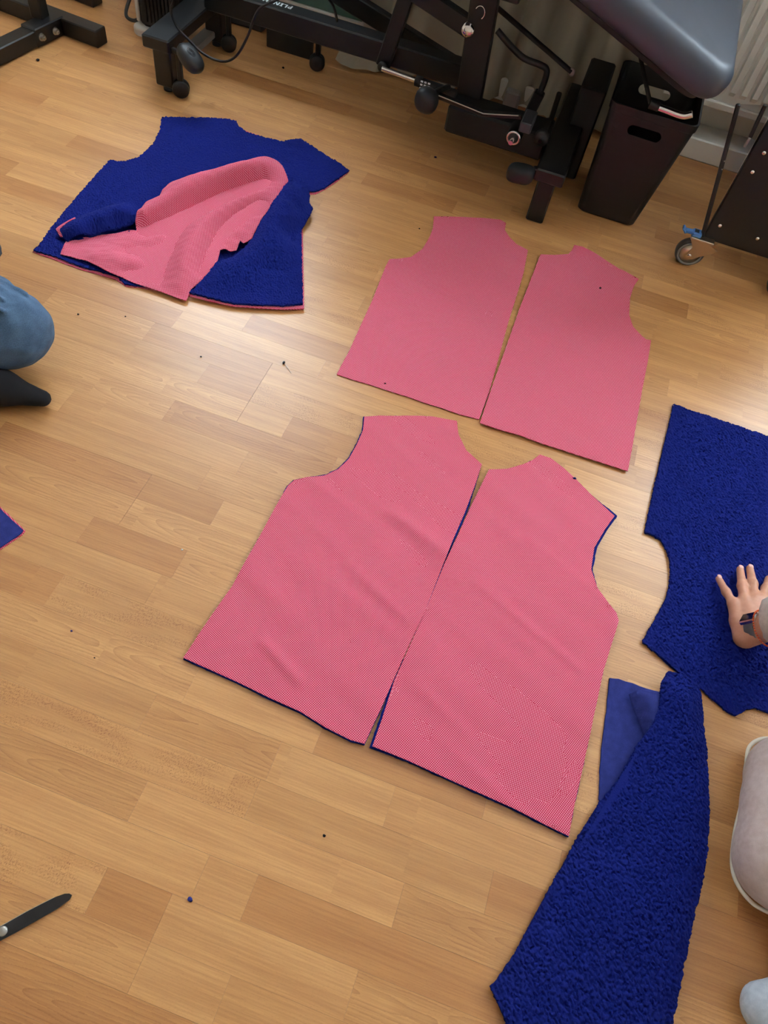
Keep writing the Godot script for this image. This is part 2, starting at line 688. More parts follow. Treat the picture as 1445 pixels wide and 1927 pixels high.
func denim_texture() -> ImageTexture:
	var n := 512
	var b := PackedByteArray()
	b.resize(n * n * 3)
	var n1 := noise(51, 0.012, FastNoiseLite.TYPE_SIMPLEX_SMOOTH, 3)
	var n2 := noise(52, 0.3)
	for y in n:
		for x in n:
			var twill := 0.5 + 0.5 * sin((x + y) * TAU / 8.0)
			var t := clampf(0.42 + 0.28 * n1.get_noise_2d(x, y) + 0.3 * n2.get_noise_2d(x, y * 0.5) + 0.16 * twill, 0.0, 1.0)
			var col := rgb(38, 60, 88).lerp(rgb(104, 136, 168), t)
			var i := (y * n + x) * 3
			b[i] = int(col.r * 255.0)
			b[i + 1] = int(col.g * 255.0)
			b[i + 2] = int(col.b * 255.0)
	return picture(n, n, b)

# Beech print of one stave, 0.8 m x 0.0645 m. kind 0 plain, 1 arched grain, 2 flecked.
func wood_texture(kind: int, s: int) -> ImageTexture:
	var w := 1024
	var h := 112
	var b := PackedByteArray()
	b.resize(w * h * 3)
	var n1 := noise(s, 1.0)
	var n2 := noise(s + 1, 1.0)
	var n3 := noise(s + 2, 1.0)
	var rng := RandomNumberGenerator.new()
	rng.seed = s
	var centres := []
	for k in 2:
		centres.append([0.12 + 0.4 * k + rng.randf() * 0.15, rng.randf_range(0.012, 0.05), rng.randf_range(-1.0, 1.0)])
	var light := rgb(230, 174, 112)
	var dark := rgb(164, 105, 60)
	for y in h:
		var v := 0.0645 * y / h
		for x in w:
			var u := 0.8 * x / w
			var t := 0.68 + 0.12 * n1.get_noise_2d(u * 5.0, v * 260.0) + 0.09 * n2.get_noise_2d(u * 22.0, v * 900.0) + 0.12 * n3.get_noise_2d(u * 2.0, v * 30.0)
			var pore := n3.get_noise_2d(u * 210.0, v * 1500.0)
			if pore > 0.52:
				t -= 0.14 * (pore - 0.52) / 0.3
			if kind == 1:
				var near := 1e9
				for c in centres:
					var dv: float = (v - c[1]) / 0.024
					var du: float = (u - c[0]) / 0.19
					var g: float = sqrt(du * du * (1.0 if du < 0.0 else 0.16) + dv * dv) + 0.07 * n2.get_noise_2d(u * 14.0, v * 50.0)
					near = minf(near, g)
				var ring := fposmod(near * 4.2, 1.0)
				t -= 0.28 * pow(ring, 5.0) * clampf(2.2 - near, 0.25, 1.0)
				t += 0.10 * pow(1.0 - ring, 6.0)
			elif kind == 2:
				var dense := clampf(0.5 + 1.1 * n1.get_noise_2d(u * 9.0 + 50.0, v * 34.0), 0.0, 1.0)
				var fl := n2.get_noise_2d((u + v * 0.35) * 640.0, v * 210.0)
				if fl > 0.36 - 0.25 * dense:
					t -= 0.62 * dense * clampf((fl - 0.3) * 3.0, 0.0, 1.0)
				t += 0.05
			var col := dark.lerp(light, clampf(t, 0.0, 1.1))
			var i := (y * w + x) * 3
			b[i] = clampi(int(col.r * 255.0), 0, 255)
			b[i + 1] = clampi(int(col.g * 255.0), 0, 255)
			b[i + 2] = clampi(int(col.b * 255.0), 0, 255)
	return picture(w, h, b)

# ---------------------------------------------------------------- floor
func floor_boards() -> void:
	var base := struct("floor", box(Vector3(-3.3, -0.12, -2.78), Vector3(2.3, -0.0018, 2.7), 0.001), mat(rgb(120, 84, 52), 0.8))
	var woods := []
	for k in 9:
		var m := mat(Color.WHITE, 0.35)
		m.metallic_specular = 0.57
		m.albedo_texture = wood_texture([0, 0, 0, 1, 1, 1, 1, 2, 2][k], 100 + 7 * k)
		m.vertex_color_use_as_albedo = true
		woods.append(m)
	# edges between the stave rows, from the near side to the wall (units of 1.25 m, as measured)
	var rows := [0.553, 0.502, 0.4505, 0.399, 0.3475, 0.296, 0.2445, 0.193, 0.141, 0.0895, 0.038, -0.0145, -0.0665, -0.119, -0.1705, -0.2218, -0.2755, -0.3315, -0.386, -0.439, -0.49, -0.5445, -0.595, -0.6475, -0.7005, -0.7505, -0.802, -0.8535, -0.9045]
	while rows[rows.size() - 1] > -2.15:
		rows.append(rows[rows.size() - 1] - 0.0505)
	# known staves: row -> [start x, kind, tone]; tone 0 light, 1 middle, 2 reddish, -1 any
	var known := {
		9: [[-0.6, 1, 2], [-0.07, 1, 1]],
		10: [[-0.55, 1, 1], [-0.149, 0, 0], [-0.05, 0, 1]],
		11: [[-0.6, 2, 0], [-0.232, 0, 2], [-0.149, 0, 0], [0.0845, 1, 1]],
		12: [[-0.6, 0, 0], [-0.127, 0, 0], [-0.0633, 0, 2], [0.3, 0, 1]],
		13: [[-0.6, 1, 1], [-0.2368, 0, 0], [0.1073, 1, 1]],
		14: [[-0.7, 2, 1], [-0.106, 0, 1], [0.2098, 0, 2]],
		15: [[-0.7, 0, 1], [-0.28, 1, 1], [-0.1, 0, 0], [0.0612, 0, 1]],
		16: [[-0.62, 1, 0], [-0.245, 0, 0], [-0.0564, 0, 2], [0.18, 0, 1]],
		17: [[-0.85, 0, 2], [-0.4857, 2, 1], [-0.2, 0, 1]],
		18: [[-0.8, 0, 1], [-0.36, 0, 1]],
		19: [[-0.95, 0, 1], [-0.5, 0, 2], [-0.345, 1, 0]],
		20: [[-0.75, 1, 1], [-0.46, 1, 0]],
		21: [[-0.72, 1, 2], [-0.46, 0, 2], [-0.3345, 0, 0]],
		22: [[-0.75, 0, 1], [-0.382, 1, 1]],
		23: [[-1.0, 0, 0], [-0.66, 0, 1], [-0.34, 1, 1]],
		24: [[-0.9, 1, 0], [-0.5003, 1, 2], [-0.2, 0, 1]],
		25: [[-0.8, 1, 0], [-0.386, 0, 0], [-0.3035, 0, 2]],
		26: [[-0.84, 0, 1], [-0.486, 0, 2], [-0.386, 2, 1]],
		27: [[-0.82, 1, 1], [-0.62, 0, 2], [-0.386, 0, 0]],
		28: [[-0.95, 0, 2], [-0.589, 0, 0], [-0.3, 0, 1]],
		35: [[0.05, 0, 1], [0.43, 2, 1]],
		36: [[-1.35, 0, 1], [-1.053, 0, 2], [-0.6, 0, 1], [-0.371, 0, 1], [0.282, 0, 1]],
		38: [[-1.4, 0, 2], [-1.187, 1, 0], [-0.7, 0, 1]],
		39: [[-1.3, 0, 1], [-1.035, 0, 0]],
		40: [[-1.14, 1, 0], [-0.7, 0, 1], [-0.432, 1, 2]],
	}
	var rng := RandomNumberGenerator.new()
	rng.seed = 77
	var tones := [Color(1.0, 1.0, 1.0), Color(0.91, 0.885, 0.86), Color(0.80, 0.715, 0.65)]
	var list := []
	# the boards run on behind the viewpoint
	var measured := rows.size() - 1
	var ahead_rows := 0.553
	rows.append(ahead_rows)
	while ahead_rows < 2.0:
		ahead_rows += 0.0515
		rows.append(ahead_rows)
	for r in rows.size() - 1:
		if r == measured:
			continue
		var starts := []
		var x := -2.55 - rng.randf() * 0.3
		var k: Array = known.get(r, [])
		var first: float = k[0][0] if k.size() > 0 else 99.0
		while x < minf(first - 0.06, 1.8):
			starts.append([x, [0, 0, 0, 1, 1, 2][rng.randi() % 6], [0, 0, 1, 1, 1, 2][rng.randi() % 6]])
			x += rng.randf_range(0.2, 0.38)
		for e in k:
			starts.append(e)
		if k.size() > 0:
			x = k[k.size() - 1][0] + rng.randf_range(0.22, 0.36)
			while x < 1.8:
				starts.append([x, [0, 0, 0, 1, 1, 2][rng.randi() % 6], [0, 0, 1, 1, 1, 2][rng.randi() % 6]])
				x += rng.randf_range(0.2, 0.38)
		for i in starts.size():
			var x0: float = starts[i][0] * 1.25
			var x1: float = (starts[i + 1][0] if i + 1 < starts.size() else 1.85) * 1.25
			x0 = maxf(x0, -3.19)
			x1 = minf(x1, 2.19)
			if x1 <= x0:
				continue
			var z1: float = rows[r] * 1.25
			var z0: float = maxf(rows[r + 1] * 1.25, -2.675)
			if r > measured:
				z1 = rows[r + 1] * 1.25
				z0 = rows[r] * 1.25
			if z1 - z0 < 0.004:
				continue
			var end_joint: bool = (r == 24 or r == 25 or r == 26 or r == 27) and absf(x0 + 0.4825) < 0.01 or (r >= 19 and r <= 21) and absf(x0 + 0.575) < 0.01
			list.append([x0, x1, z0, z1, starts[i][1], starts[i][2], (r - 10) % 3 == 0, end_joint, rng.randf(), rng.randf()])
	# the 300 that show largest stand alone, the rest lie joined
	var right := Vector3(0.93891, 0.1297, -0.31879)
	var down := Vector3(0.3357, -0.54929, 0.76523)
	var ahead := Vector3(-0.07586, -0.82551, -0.55927)
	for e in list:
		var best := 0.0
		for f in [0.0, 0.25, 0.5, 0.75, 1.0]:
			var p := Vector3(lerpf(e[0], e[1], f), -1.25, (e[2] + e[3]) * 0.5)
			var d := p.dot(ahead)
			if d > 0.1 and absf(p.dot(right) / d) < 0.56 and absf(p.dot(down) / d) < 0.72:
				best += 0.2 * (e[1] - e[0]) / (d * d)
		e.append(best)
	list.sort_custom(func(a, b): return a[10] > b[10])
	var rest := {}
	for n in list.size():
		var e: Array = list[n]
		var kind: int = e[4]
		var which: int = [0, 3, 7][kind] + int(e[8] * [3, 4, 2][kind])
		var vary: float = 0.93 + 0.07 * e[9]
		var tone: Color = tones[e[5]]
		tone = Color(tone.r * vary, tone.g * vary, tone.b * vary)
		if n < 300:
			var st := begin()
			stave(st, e, tone)
			obj("floor_stave", done(st), woods[which], base)
		else:
			if not rest.has(which):
				rest[which] = begin()
			stave(rest[which], e, tone)
	var joined := ArrayMesh.new()
	var mats := []
	for w in rest:
		rest[w].generate_normals()
		rest[w].commit(joined)
		mats.append(woods[w])
	var o := MeshInstance3D.new()
	o.mesh = joined
	o.name = "remaining_staves"
	for i in mats.size():
		joined.surface_set_material(i, mats[i])
	base.add_child(o, true)
	o.set_meta("kind", "stuff")

func stave(st: SurfaceTool, e: Array, tone: Color) -> void:
	var g := 0.00012
	var x0: float = e[0] + (0.0005 if e[7] else g)
	var x1: float = e[1] - g
	var z0: float = e[2] + g
	var z1: float = e[3] - (0.0002 if e[6] else g)
	var u0: float = e[8] * 3.0
	var du := (x1 - x0) / 0.8
	var c := [Vector3(x0, 0, z0), Vector3(x1, 0, z0), Vector3(x1, 0, z1), Vector3(x0, 0, z1)]
	var t := [Vector2(u0, 0.02), Vector2(u0 + du, 0.02), Vector2(u0 + du, 0.98), Vector2(u0, 0.98)]
	var low := Vector3(0, -0.0018, 0)
	st.set_smooth_group(-1)
	for f in [[0, 1, 2], [0, 2, 3]]:
		for i in f:
			st.set_color(tone)
			st.set_uv(t[i])
			st.add_vertex(c[i])
	for k in 4:
		var a: Vector3 = c[k]
		var b: Vector3 = c[(k + 1) % 4]
		for p in [[a, k], [b + low, (k + 1) % 4], [b, (k + 1) % 4], [a, k], [a + low, k], [b + low, (k + 1) % 4]]:
			st.set_color(tone)
			st.set_uv(t[p[1]])
			st.add_vertex(p[0])

# ---------------------------------------------------------------- room
func room() -> void:
	var zb := -2.68
	var w0 := -1.85
	var w1 := 0.16
	var v0 := 0.78
	var v1 := 2.2
	var y0 := 0.92
	var y1 := 2.28
	var st := begin()
	add_box(st, Vector3(-3.3, 0, zb - 0.12), Vector3(2.3, y0, zb), 0.001)
	add_box(st, Vector3(-3.3, y1, zb - 0.12), Vector3(2.3, 2.6, zb), 0.001)
	add_box(st, Vector3(-3.3, y0, zb - 0.12), Vector3(w0, y1, zb), 0.001)
	add_box(st, Vector3(w1, y0, zb - 0.12), Vector3(v0, y1, zb), 0.001)
	add_box(st, Vector3(v1, y0, zb - 0.12), Vector3(2.3, y1, zb), 0.001)
	struct("wall_back", done(st), M.wall)
	struct("wall_left", box(Vector3(-3.42, 0, zb - 0.12), Vector3(-3.3, 2.6, 2.7), 0.001), M.wall)
	struct("wall_right", box(Vector3(2.3, 0, zb - 0.12), Vector3(2.42, 2.6, 2.7), 0.001), M.wall)
	struct("wall_front", box(Vector3(-3.3, 0, 2.58), Vector3(2.3, 2.6, 2.7), 0.001), M.wall)
	struct("ceiling", box(Vector3(-3.42, 2.6, zb - 0.12), Vector3(2.42, 2.7, 2.7), 0.001), M.ceiling)
	# boxed-in pipe ledge along the foot of the window wall
	struct("baseboard_back", box(Vector3(-3.3, 0, zb), Vector3(2.3, 0.068, -2.572), 0.004), M.white)
	window("window_1", Vector3(w0, y0, zb - 0.06), Vector3(w1, y0, zb - 0.06), y1 - y0, Vector3(0, 0, 1), 3)
	window("window_2", Vector3(v0, y0, zb - 0.06), Vector3(v1, y0, zb - 0.06), y1 - y0, Vector3(0, 0, 1), 2)
	# radiator under the window
	var rad := thing("radiator", Vector3(0.75, 0.17, -2.6), "white ribbed panel radiator on the wall above the pipe ledge", "radiator")
	obj("panel", box(Vector3(0.2, 0.17, -2.61), Vector3(1.3, 0.8, -2.585), 0.006), M.white, rad)
	obj("panel", box(Vector3(0.2, 0.17, -2.665), Vector3(1.3, 0.8, -2.65), 0.006), M.white, rad)
	obj("lower_rail", box(Vector3(0.2, 0.165, -2.585), Vector3(1.3, 0.186, -2.572), 0.004), M.white, rad)
	for k in 32:
		var x := 0.23 + k * 0.0334
		st = begin()
		loft(st, [rib_ring(x, 0.208, 0.002, -2.585, 0.7), rib_ring(x, 0.222, 0.013, -2.585, 1.0), rib_ring(x, 0.75, 0.013, -2.585, 1.0), rib_ring(x, 0.764, 0.002, -2.585, 0.7)], true, false)
		obj("rib", done(st), M.white, rad)
	obj("bracket", box(Vector3(0.26, 0.25, -2.68), Vector3(0.3, 0.6, -2.64), 0.003), M.white, rad)
	# curtain, drawn to the middle, down to the floor
	st = begin()
	var grid := []
	var cn := noise(61, 1.0)
	for j in 41:
		var y := 0.012 + 2.38 * pow(j / 40.0, 1.3)
		var row := []
		for i in 161:
			var f := i / 160.0
			var low := exp(-y * 5.0)
			var x := lerpf(-0.80 - 0.05 * low, 0.13, f) + 0.012 * cn.get_noise_2d(f * 9.0, y * 1.5)
			var wave := sin(f * TAU * 8.5 + 1.2 * cn.get_noise_2d(f * 5.0, y * 0.8)) * (0.022 + 0.012 * cn.get_noise_2d(f * 4.0, 7.0))
			var zz := -2.605 + wave + 0.065 * exp(-y * 4.0) + 0.09 * low * exp(-pow((f - 0.06) / 0.1, 2.0)) + 0.02 * low * cn.get_noise_2d(f * 14.0, 3.0)
			row.append(Vector3(x, y, zz))
		grid.append(row)
	st.set_smooth_group(0)
	for side in 2:
		var back := Vector3(0, 0, -0.002 * side)
		for j in 40:
			for i in 160:
				var a: Vector3 = grid[j][i] + back
				var b: Vector3 = grid[j][i + 1] + back
				var c: Vector3 = grid[j + 1][i + 1] + back
				var d: Vector3 = grid[j + 1][i] + back
				st.set_smooth_group(side)
				if side == 0:
					tri(st, a, d, c)
					tri(st, a, c, b)
				else:
					tri(st, a, c, d)
					tri(st, a, b, c)
	var cur := obj("curtain", done(st), M.curtain)
	tag(cur, "long beige curtain hanging to the floor behind the treatment couch", "curtain")
	var rod := thing("curtain_rail", Vector3(-0.3, 2.4, -2.575), "white curtain rail above the window", "curtain rail")
	obj("rail", box(Vector3(-2.5, 2.395, -2.625), Vector3(0.35, 2.42, -2.575), 0.004), M.white, rod)
	obj("rail_bracket", box(Vector3(-2.2, 2.40, -2.685), Vector3(-2.17, 2.415, -2.6), 0.003), M.white, rod)
	obj("rail_bracket", box(Vector3(0.2, 2.40, -2.685), Vector3(0.23, 2.415, -2.6), 0.003), M.white, rod)

# A window between two sill corners: frame with mullions, panes, sill towards the room.
func window(called: String, a: Vector3, b: Vector3, h: float, into: Vector3, panes: int) -> void:
	var win := Node3D.new()
	win.name = called
	add_child(win)
	win.set_meta("kind", "structure")
	win.position = (a + b) * 0.5
	var along := (b - a).normalized()
	var up := Vector3(0, h, 0)
	var st := begin()
	add_bar(st, a + Vector3(0, 0.03, 0), b + Vector3(0, 0.03, 0), 0.06, 0.07, into, 0.004)
	add_bar(st, a + up - Vector3(0, 0.03, 0), b + up - Vector3(0, 0.03, 0), 0.06, 0.07, into, 0.004)
	for k in panes + 1:
		var p := a.lerp(b, lerpf(0.012, 0.988, float(k) / panes))
		add_bar(st, p, p + up, 0.065, 0.07, into, 0.004)
	obj("window_frame", done(st), M.white, win)
	for k in panes:
		var p := a.lerp(b, lerpf(0.012, 0.988, float(k) / panes)) + along * 0.03
		var q := a.lerp(b, lerpf(0.012, 0.988, float(k + 1) / panes)) - along * 0.03
		var lo := Vector3(0, 0.05, 0)
		var hi := up - Vector3(0, 0.05, 0)
		st = begin()
		tri(st, p + lo, p + hi, q + hi)
		tri(st, p + lo, q + hi, q + lo)
		obj("pane", done(st), M.glass, win)
	obj("window_sill", bar(a - along * 0.04 + into * 0.08 - Vector3(0, 0.014, 0), b + along * 0.04 + into * 0.08 - Vector3(0, 0.014, 0), 0.028, 0.15, into, 0.006), M.white, win)

func rib_ring(x: float, y: float, h: float, z: float, f: float) -> PackedVector3Array:
	# counter-clockwise about +y
	return PackedVector3Array([Vector3(x - 0.0125 * f, y, z), Vector3(x - 0.0085 * f, y, z + h), Vector3(x + 0.0085 * f, y, z + h), Vector3(x + 0.0125 * f, y, z)])

# ---------------------------------------------------------------- treatment couch
func couch() -> void:
	var t := thing("treatment_couch", Vector3(-0.63, 0, -2.25), "black electric treatment couch on a tubular steel base, its end pad tilted down", "couch")
	# base: two cross beams with legs, one long beam
	obj("cross_beam", box(Vector3(-0.078, 0.121, -2.49), Vector3(0.005, 0.157, -1.962), 0.004), M.black, t)
	obj("cross_beam", box(Vector3(-1.272, 0.121, -2.41), Vector3(-1.187, 0.157, -2.012), 0.004), M.black, t)
	var st := begin()
	# right front leg with its chamfered outer side
	add_box(st, Vector3(-0.064, 0.0, -2.017), Vector3(-0.014, 0.123, -1.967), 0.004)
	obj("leg", done(st), M.black, t)
	obj("leg", box(Vector3(-0.064, 0.0, -2.49), Vector3(-0.014, 0.123, -2.44), 0.004), M.black, t)
	obj("leg", box(Vector3(-1.247, 0.018, -2.07), Vector3(-1.189, 0.123, -2.02), 0.004), M.black, t)
	obj("leg", box(Vector3(-1.247, 0.018, -2.40), Vector3(-1.189, 0.123, -2.35), 0.004), M.black, t)
	for z in [-2.045, -2.375]:
		obj("levelling_foot", lathe(Vector3(-1.218, 0.0, z), Vector3.UP, [[0.012, 0.0], [0.017, 0.002], [0.017, 0.008], [0.006, 0.013], [0.004, 0.019]], 16), M.rubber, t)
	obj("long_beam", box(Vector3(-1.2, 0.149, -2.32), Vector3(-0.335, 0.212, -2.262), 0.004), M.black, t)
	# retractable castors
	for c in [[-1.168, -2.03], [-1.168, -2.36], [-0.1, -2.45], [-0.88, -2.41]]:
		var w := obj("castor", lathe(Vector3(c[0] - 0.007, 0.025, c[1] - 0.015), Vector3(0.35, 0, 0.94).normalized(), [[0.008, 0.0], [0.022, 0.001], [0.025, 0.005], [0.025, 0.012], [0.02, 0.014], [0.02, 0.018], [0.025, 0.02], [0.025, 0.027], [0.022, 0.031], [0.008, 0.032]], 22), M.rubber, t)
		obj("castor_fork", bar(Vector3(c[0], 0.03, c[1]), Vector3(c[0], 0.135, c[1]), 0.016, 0.014), M.black, w)
	# rubber pedals
	var p1 := obj("pedal", ellipsoid(Vector3(-1.113, 0.138, -2.0), Vector3(0.80, -0.42, 0.43).normalized(), Vector3(0.42, 0.9, 0.1).normalized(), Vector3(0.80, -0.42, 0.43).cross(Vector3(0.42, 0.9, 0.1)).normalized(), 0.046, 0.022, 0.03, 2.6), M.rubber, t)
	obj("pedal_arm", bar(Vector3(-1.185, 0.13, -2.03), Vector3(-1.125, 0.14, -2.0), 0.014, 0.012), M.black, p1)
	for r in [0.006, 0.010, 0.014]:
		var ring := PackedVector3Array()
		for k in 25:
			var a := TAU * k / 24.0
			ring.append(Vector3(-1.103, 0.1615, -1.989) + Vector3(0.88, -0.45, 0.1).normalized() * (cos(a) * r) + Vector3(0.15, 0.1, 0.98).normalized() * (sin(a) * r))
		obj("pedal_ring", tube(ring, 0.0009, 6), M.rubber, p1)
	var p2 := obj("pedal", ellipsoid(Vector3(-0.114, 0.133, -1.955), Vector3(1, 0.08, 0).normalized(), Vector3(0, 1, 0), Vector3(0, 0, -1), 0.038, 0.024, 0.026, 3.0), M.rubber, t)
	obj("pedal_arm", bar(Vector3(-0.085, 0.138, -1.97), Vector3(-0.06, 0.138, -1.98), 0.03, 0.02), M.black, p2)
	var p3 := obj("pedal", ellipsoid(Vector3(-0.426, 0.197, -2.05), Vector3(0.98, -0.1, 0.1).normalized(), Vector3(0.1, 0.99, 0).normalized(), Vector3(0, 0, -1), 0.034, 0.033, 0.03, 2.3), M.rubber, t)
	obj("pedal_arm", bar(Vector3(-0.42, 0.21, -2.06), Vector3(-0.40, 0.175, -2.2), 0.016, 0.016), M.black, p3)
	# lift arms
	var a1 := obj("lift_arm", bar(Vector3(-0.612, 0.16, -2.235), Vector3(-0.556, 0.41, -2.235), 0.042, 0.024), M.black_plastic, t)
	obj("pivot_bolt", lathe(Vector3(-0.608, 0.166, -2.222), Vector3(0, 0, 1), [[0.012, 0.0], [0.014, 0.002], [0.014, 0.01], [0.007, 0.013], [0.004, 0.013]], 16), M.black, a1)
	obj("lift_arm", bar(Vector3(-0.62, 0.405, -2.21), Vector3(-0.36, 0.331, -2.21), 0.048, 0.03), M.black, t)
	obj("lift_arm", bar(Vector3(-0.86, 0.252, -2.40), Vector3(-0.42, 0.138, -2.40), 0.052, 0.03), M.black, t)
	var pl := obj("upright_plate", bar(Vector3(-0.332, 0.15, -2.195), Vector3(-0.352, 0.47, -2.195), 0.074, 0.03), M.black_plastic, t)
	var kn := obj("chrome_knob", lathe(Vector3(-0.373, 0.343, -2.178), Vector3(0, 0.25, 0.97).normalized(), [[0.012, -0.004], [0.0185, 0.0], [0.0195, 0.006], [0.016, 0.012], [0.008, 0.0155], [0.001, 0.016]], 24), M.chrome, t)
	kn.set_meta("label", "shiny chrome bolt cap")
	var arc := PackedVector3Array()
	for k in 21:
		var a := -0.9 + 3.6 * k / 20.0
		arc.append(Vector3(-0.352 + cos(a) * 0.013, 0.39 + sin(a) * 0.016, -2.176))
	obj("ring_clip", tube(arc, 0.0016, 6), M.chrome, t)
	obj("top_bracket", box(Vector3(-0.45, 0.425, -2.26), Vector3(-0.26, 0.52, -2.19), 0.004), M.black, t)
	# gas spring: chrome rod and printed cylinder
	var gs := obj("gas_spring", tube(PackedVector3Array([Vector3(-0.495, 0.163, -2.205), Vector3(-0.16, 0.150, -2.205)]), 0.013, 16), M.black, t)
	obj("piston_rod", tube(PackedVector3Array([Vector3(-0.605, 0.167, -2.205), Vector3(-0.49, 0.1635, -2.205)]), 0.0075, 14), M.chrome, gs)
	obj("collar", lathe(Vector3(-0.502, 0.1635, -2.205), Vector3(1, -0.04, 0).normalized(), [[0.009, 0.0], [0.015, 0.002], [0.015, 0.02], [0.0135, 0.022]], 16), M.black, gs)
	for k in 3:
		for i in 3:
			obj("printed_mark", box(Vector3(-0.482 + i * 0.011, 0.169 - k * 0.0085, -2.1925 + k * 0.0012), Vector3(-0.475 + i * 0.011, 0.174 - k * 0.0085, -2.1915 + k * 0.0012), 0.0002), M.print, gs)
	# control lever with a bright edge, handle, thin rod
	obj("lever", bar(Vector3(-0.40, 0.214, -2.06), Vector3(-0.262, 0.203, -2.06), 0.012, 0.02), M.black, t)
	obj("lever", bar(Vector3(-0.268, 0.203, -2.06), Vector3(-0.16, 0.228, -2.06), 0.012, 0.02), M.black, t)
	obj("lever_edge", tube(PackedVector3Array([Vector3(-0.395, 0.2195, -2.049), Vector3(-0.264, 0.2085, -2.049), Vector3(-0.17, 0.231, -2.049)]), 0.0015, 6), M.steel, t)
	obj("handle", tube(curve([Vector3(-0.30, 0.352, -2.2), Vector3(-0.221, 0.309, -2.2), Vector3(-0.165, 0.302, -2.2), Vector3(-0.144, 0.296, -2.2), Vector3(-0.139, 0.275, -2.2), Vector3(-0.142, 0.235, -2.2), Vector3(-0.152, 0.165, -2.2)], 6), 0.0085, 12), M.black, t)
	obj("handle_grip", bar(Vector3(-0.142, 0.235, -2.2), Vector3(-0.156, 0.16, -2.2), 0.03, 0.026), M.black, t)
	var rodp := obj("tie_rod", tube(PackedVector3Array([Vector3(-0.335, 0.368, -2.3), Vector3(-0.08, 0.265, -2.3)]), 0.007, 12), M.black, t)
	obj("rod_eye", lathe(Vector3(-0.079, 0.2645, -2.302), Vector3(0, 0, 1), [[0.006, 0.0], [0.011, 0.0], [0.011, 0.006], [0.006, 0.006]], 16), M.steel, rodp)
	# lower block with the big bolt and the knob
	obj("motor_block", box(Vector3(-0.372, 0.1, -2.2), Vector3(-0.08, 0.176, -2.1), 0.006), M.black_matt, t)
	var bolt := obj("axle_bolt", lathe(Vector3(-0.166, 0.176, -2.1), Vector3(0, 0, 1), [[0.016, 0.0], [0.021, 0.002], [0.021, 0.055], [0.018, 0.062]], 24), M.black, t)
	var washer := PackedVector3Array()
	for k in 25:
		var a := TAU * k / 24.0
		washer.append(Vector3(-0.166 + cos(a) * 0.0165, 0.176 + sin(a) * 0.0165, -2.038))
	obj("washer", tube(washer, 0.0032, 10), M.chrome, bolt)
	obj("pin", tube(PackedVector3Array([Vector3(-0.166, 0.176, -2.04), Vector3(-0.168, 0.172, -2.015)]), 0.0065, 14), M.chrome, bolt)
	var kb := obj("clamp_knob", lathe(Vector3(-0.094, 0.187, -2.1), Vector3(0, 0, 1), [[0.01, 0.0], [0.01, 0.03], [0.02, 0.032], [0.021, 0.046], [0.016, 0.05], [0.006, 0.052], [0.005, 0.06]], 20), M.black, t)
	obj("knob_ring", lathe(Vector3(-0.094, 0.187, -2.052), Vector3(0, 0, 1), [[0.0125, 0.0], [0.014, 0.0005], [0.014, 0.002], [0.0125, 0.0025]], 20), M.steel, kb)
	obj("end_plate", box(Vector3(-0.158, 0.205, -2.1), Vector3(-0.125, 0.232, -2.02), 0.003), mat(rgb(58, 58, 64), 0.45), t)
	obj("rear_column", box(Vector3(-0.04, 0.0, -2.43), Vector3(0.034, 0.265, -2.24), 0.005), M.black_matt, t)
	# deck frame and pads
	for z in [-2.05, -2.42]:
		obj("deck_rail", box(Vector3(-0.80, 0.555, z - 0.02), Vector3(-0.35, 0.595, z + 0.02), 0.004), M.black, t)
	obj("pad", cushion(Vector3(-0.53, 0.64, -2.23), Vector3(1, 0, 0), Vector3(0, 0, 1), Vector3(0, 1, 0), 0.19, 0.29, 0.085, 0.06, 0.034), M.leather, t)  # out-of-view main pad, made short to let the window glare reach the floor
	obj("pad", cushion(Vector3(0.002, 0.560, -2.23), Vector3(0.9385, -0.3453, 0), Vector3(0, 0, 1), Vector3(0.3453, 0.9385, 0), 0.305, 0.29, 0.088, 0.075, 0.038, 0.004), M.leather, t)
	obj("pad_board", cushion(Vector3(-0.015, 0.512, -2.23), Vector3(0.9385, -0.3453, 0), Vector3(0, 0, 1), Vector3(0.3453, 0.9385, 0), 0.27, 0.255, 0.014, 0.05, 0.004), M.black_matt, t)
	for z in [-2.1, -2.4]:
		obj("pad_strut", bar(Vector3(-0.30, 0.56, z), Vector3(-0.05, 0.515, z), 0.03, 0.02), M.black, t)
	var lv := obj("pad_lever", tube(curve([Vector3(0.158, 0.374, -2.0), Vector3(0.18, 0.373, -2.0), Vector3(0.212, 0.371, -2.0), Vector3(0.229, 0.373, -2.0), Vector3(0.243, 0.381, -2.0)], 4), 0.008, 14), M.chrome, t)
	obj("lever_sleeve", tube(PackedVector3Array([Vector3(0.138, 0.375, -2.0), Vector3(0.162, 0.374, -2.0)]), 0.0105, 14), M.rubber, lv)
	obj("lever_stem", tube(PackedVector3Array([Vector3(0.14, 0.375, -2.0), Vector3(0.10, 0.41, -2.06), Vector3(0.05, 0.47, -2.10)]), 0.005, 8), mat(rgb(9, 9, 10), 0.9), lv)
	# lettering on the top of the long beam, reading from the far side
	var tm := TextMesh.new()
	tm.text = "PLINTH"
	tm.font = SystemFont.new()
	tm.font.font_names = PackedStringArray(["Droid Sans"])
	tm.font.font_weight = 700
	tm.font_size = 24
	tm.pixel_size = 0.0011
	tm.depth = 0.0006
	tm.horizontal_alignment = HORIZONTAL_ALIGNMENT_LEFT
	var letters := MeshInstance3D.new()
	letters.name = "lettering"
	letters.mesh = tm
	letters.material_override = M.print
	t.add_child(letters, true)
	letters.transform = Transform3D(Basis(Vector3(-1, 0, 0), Vector3(0, 0, 1), Vector3(0, 1, 0)), Vector3(-0.925, 0.2125, -2.295) - t.position)
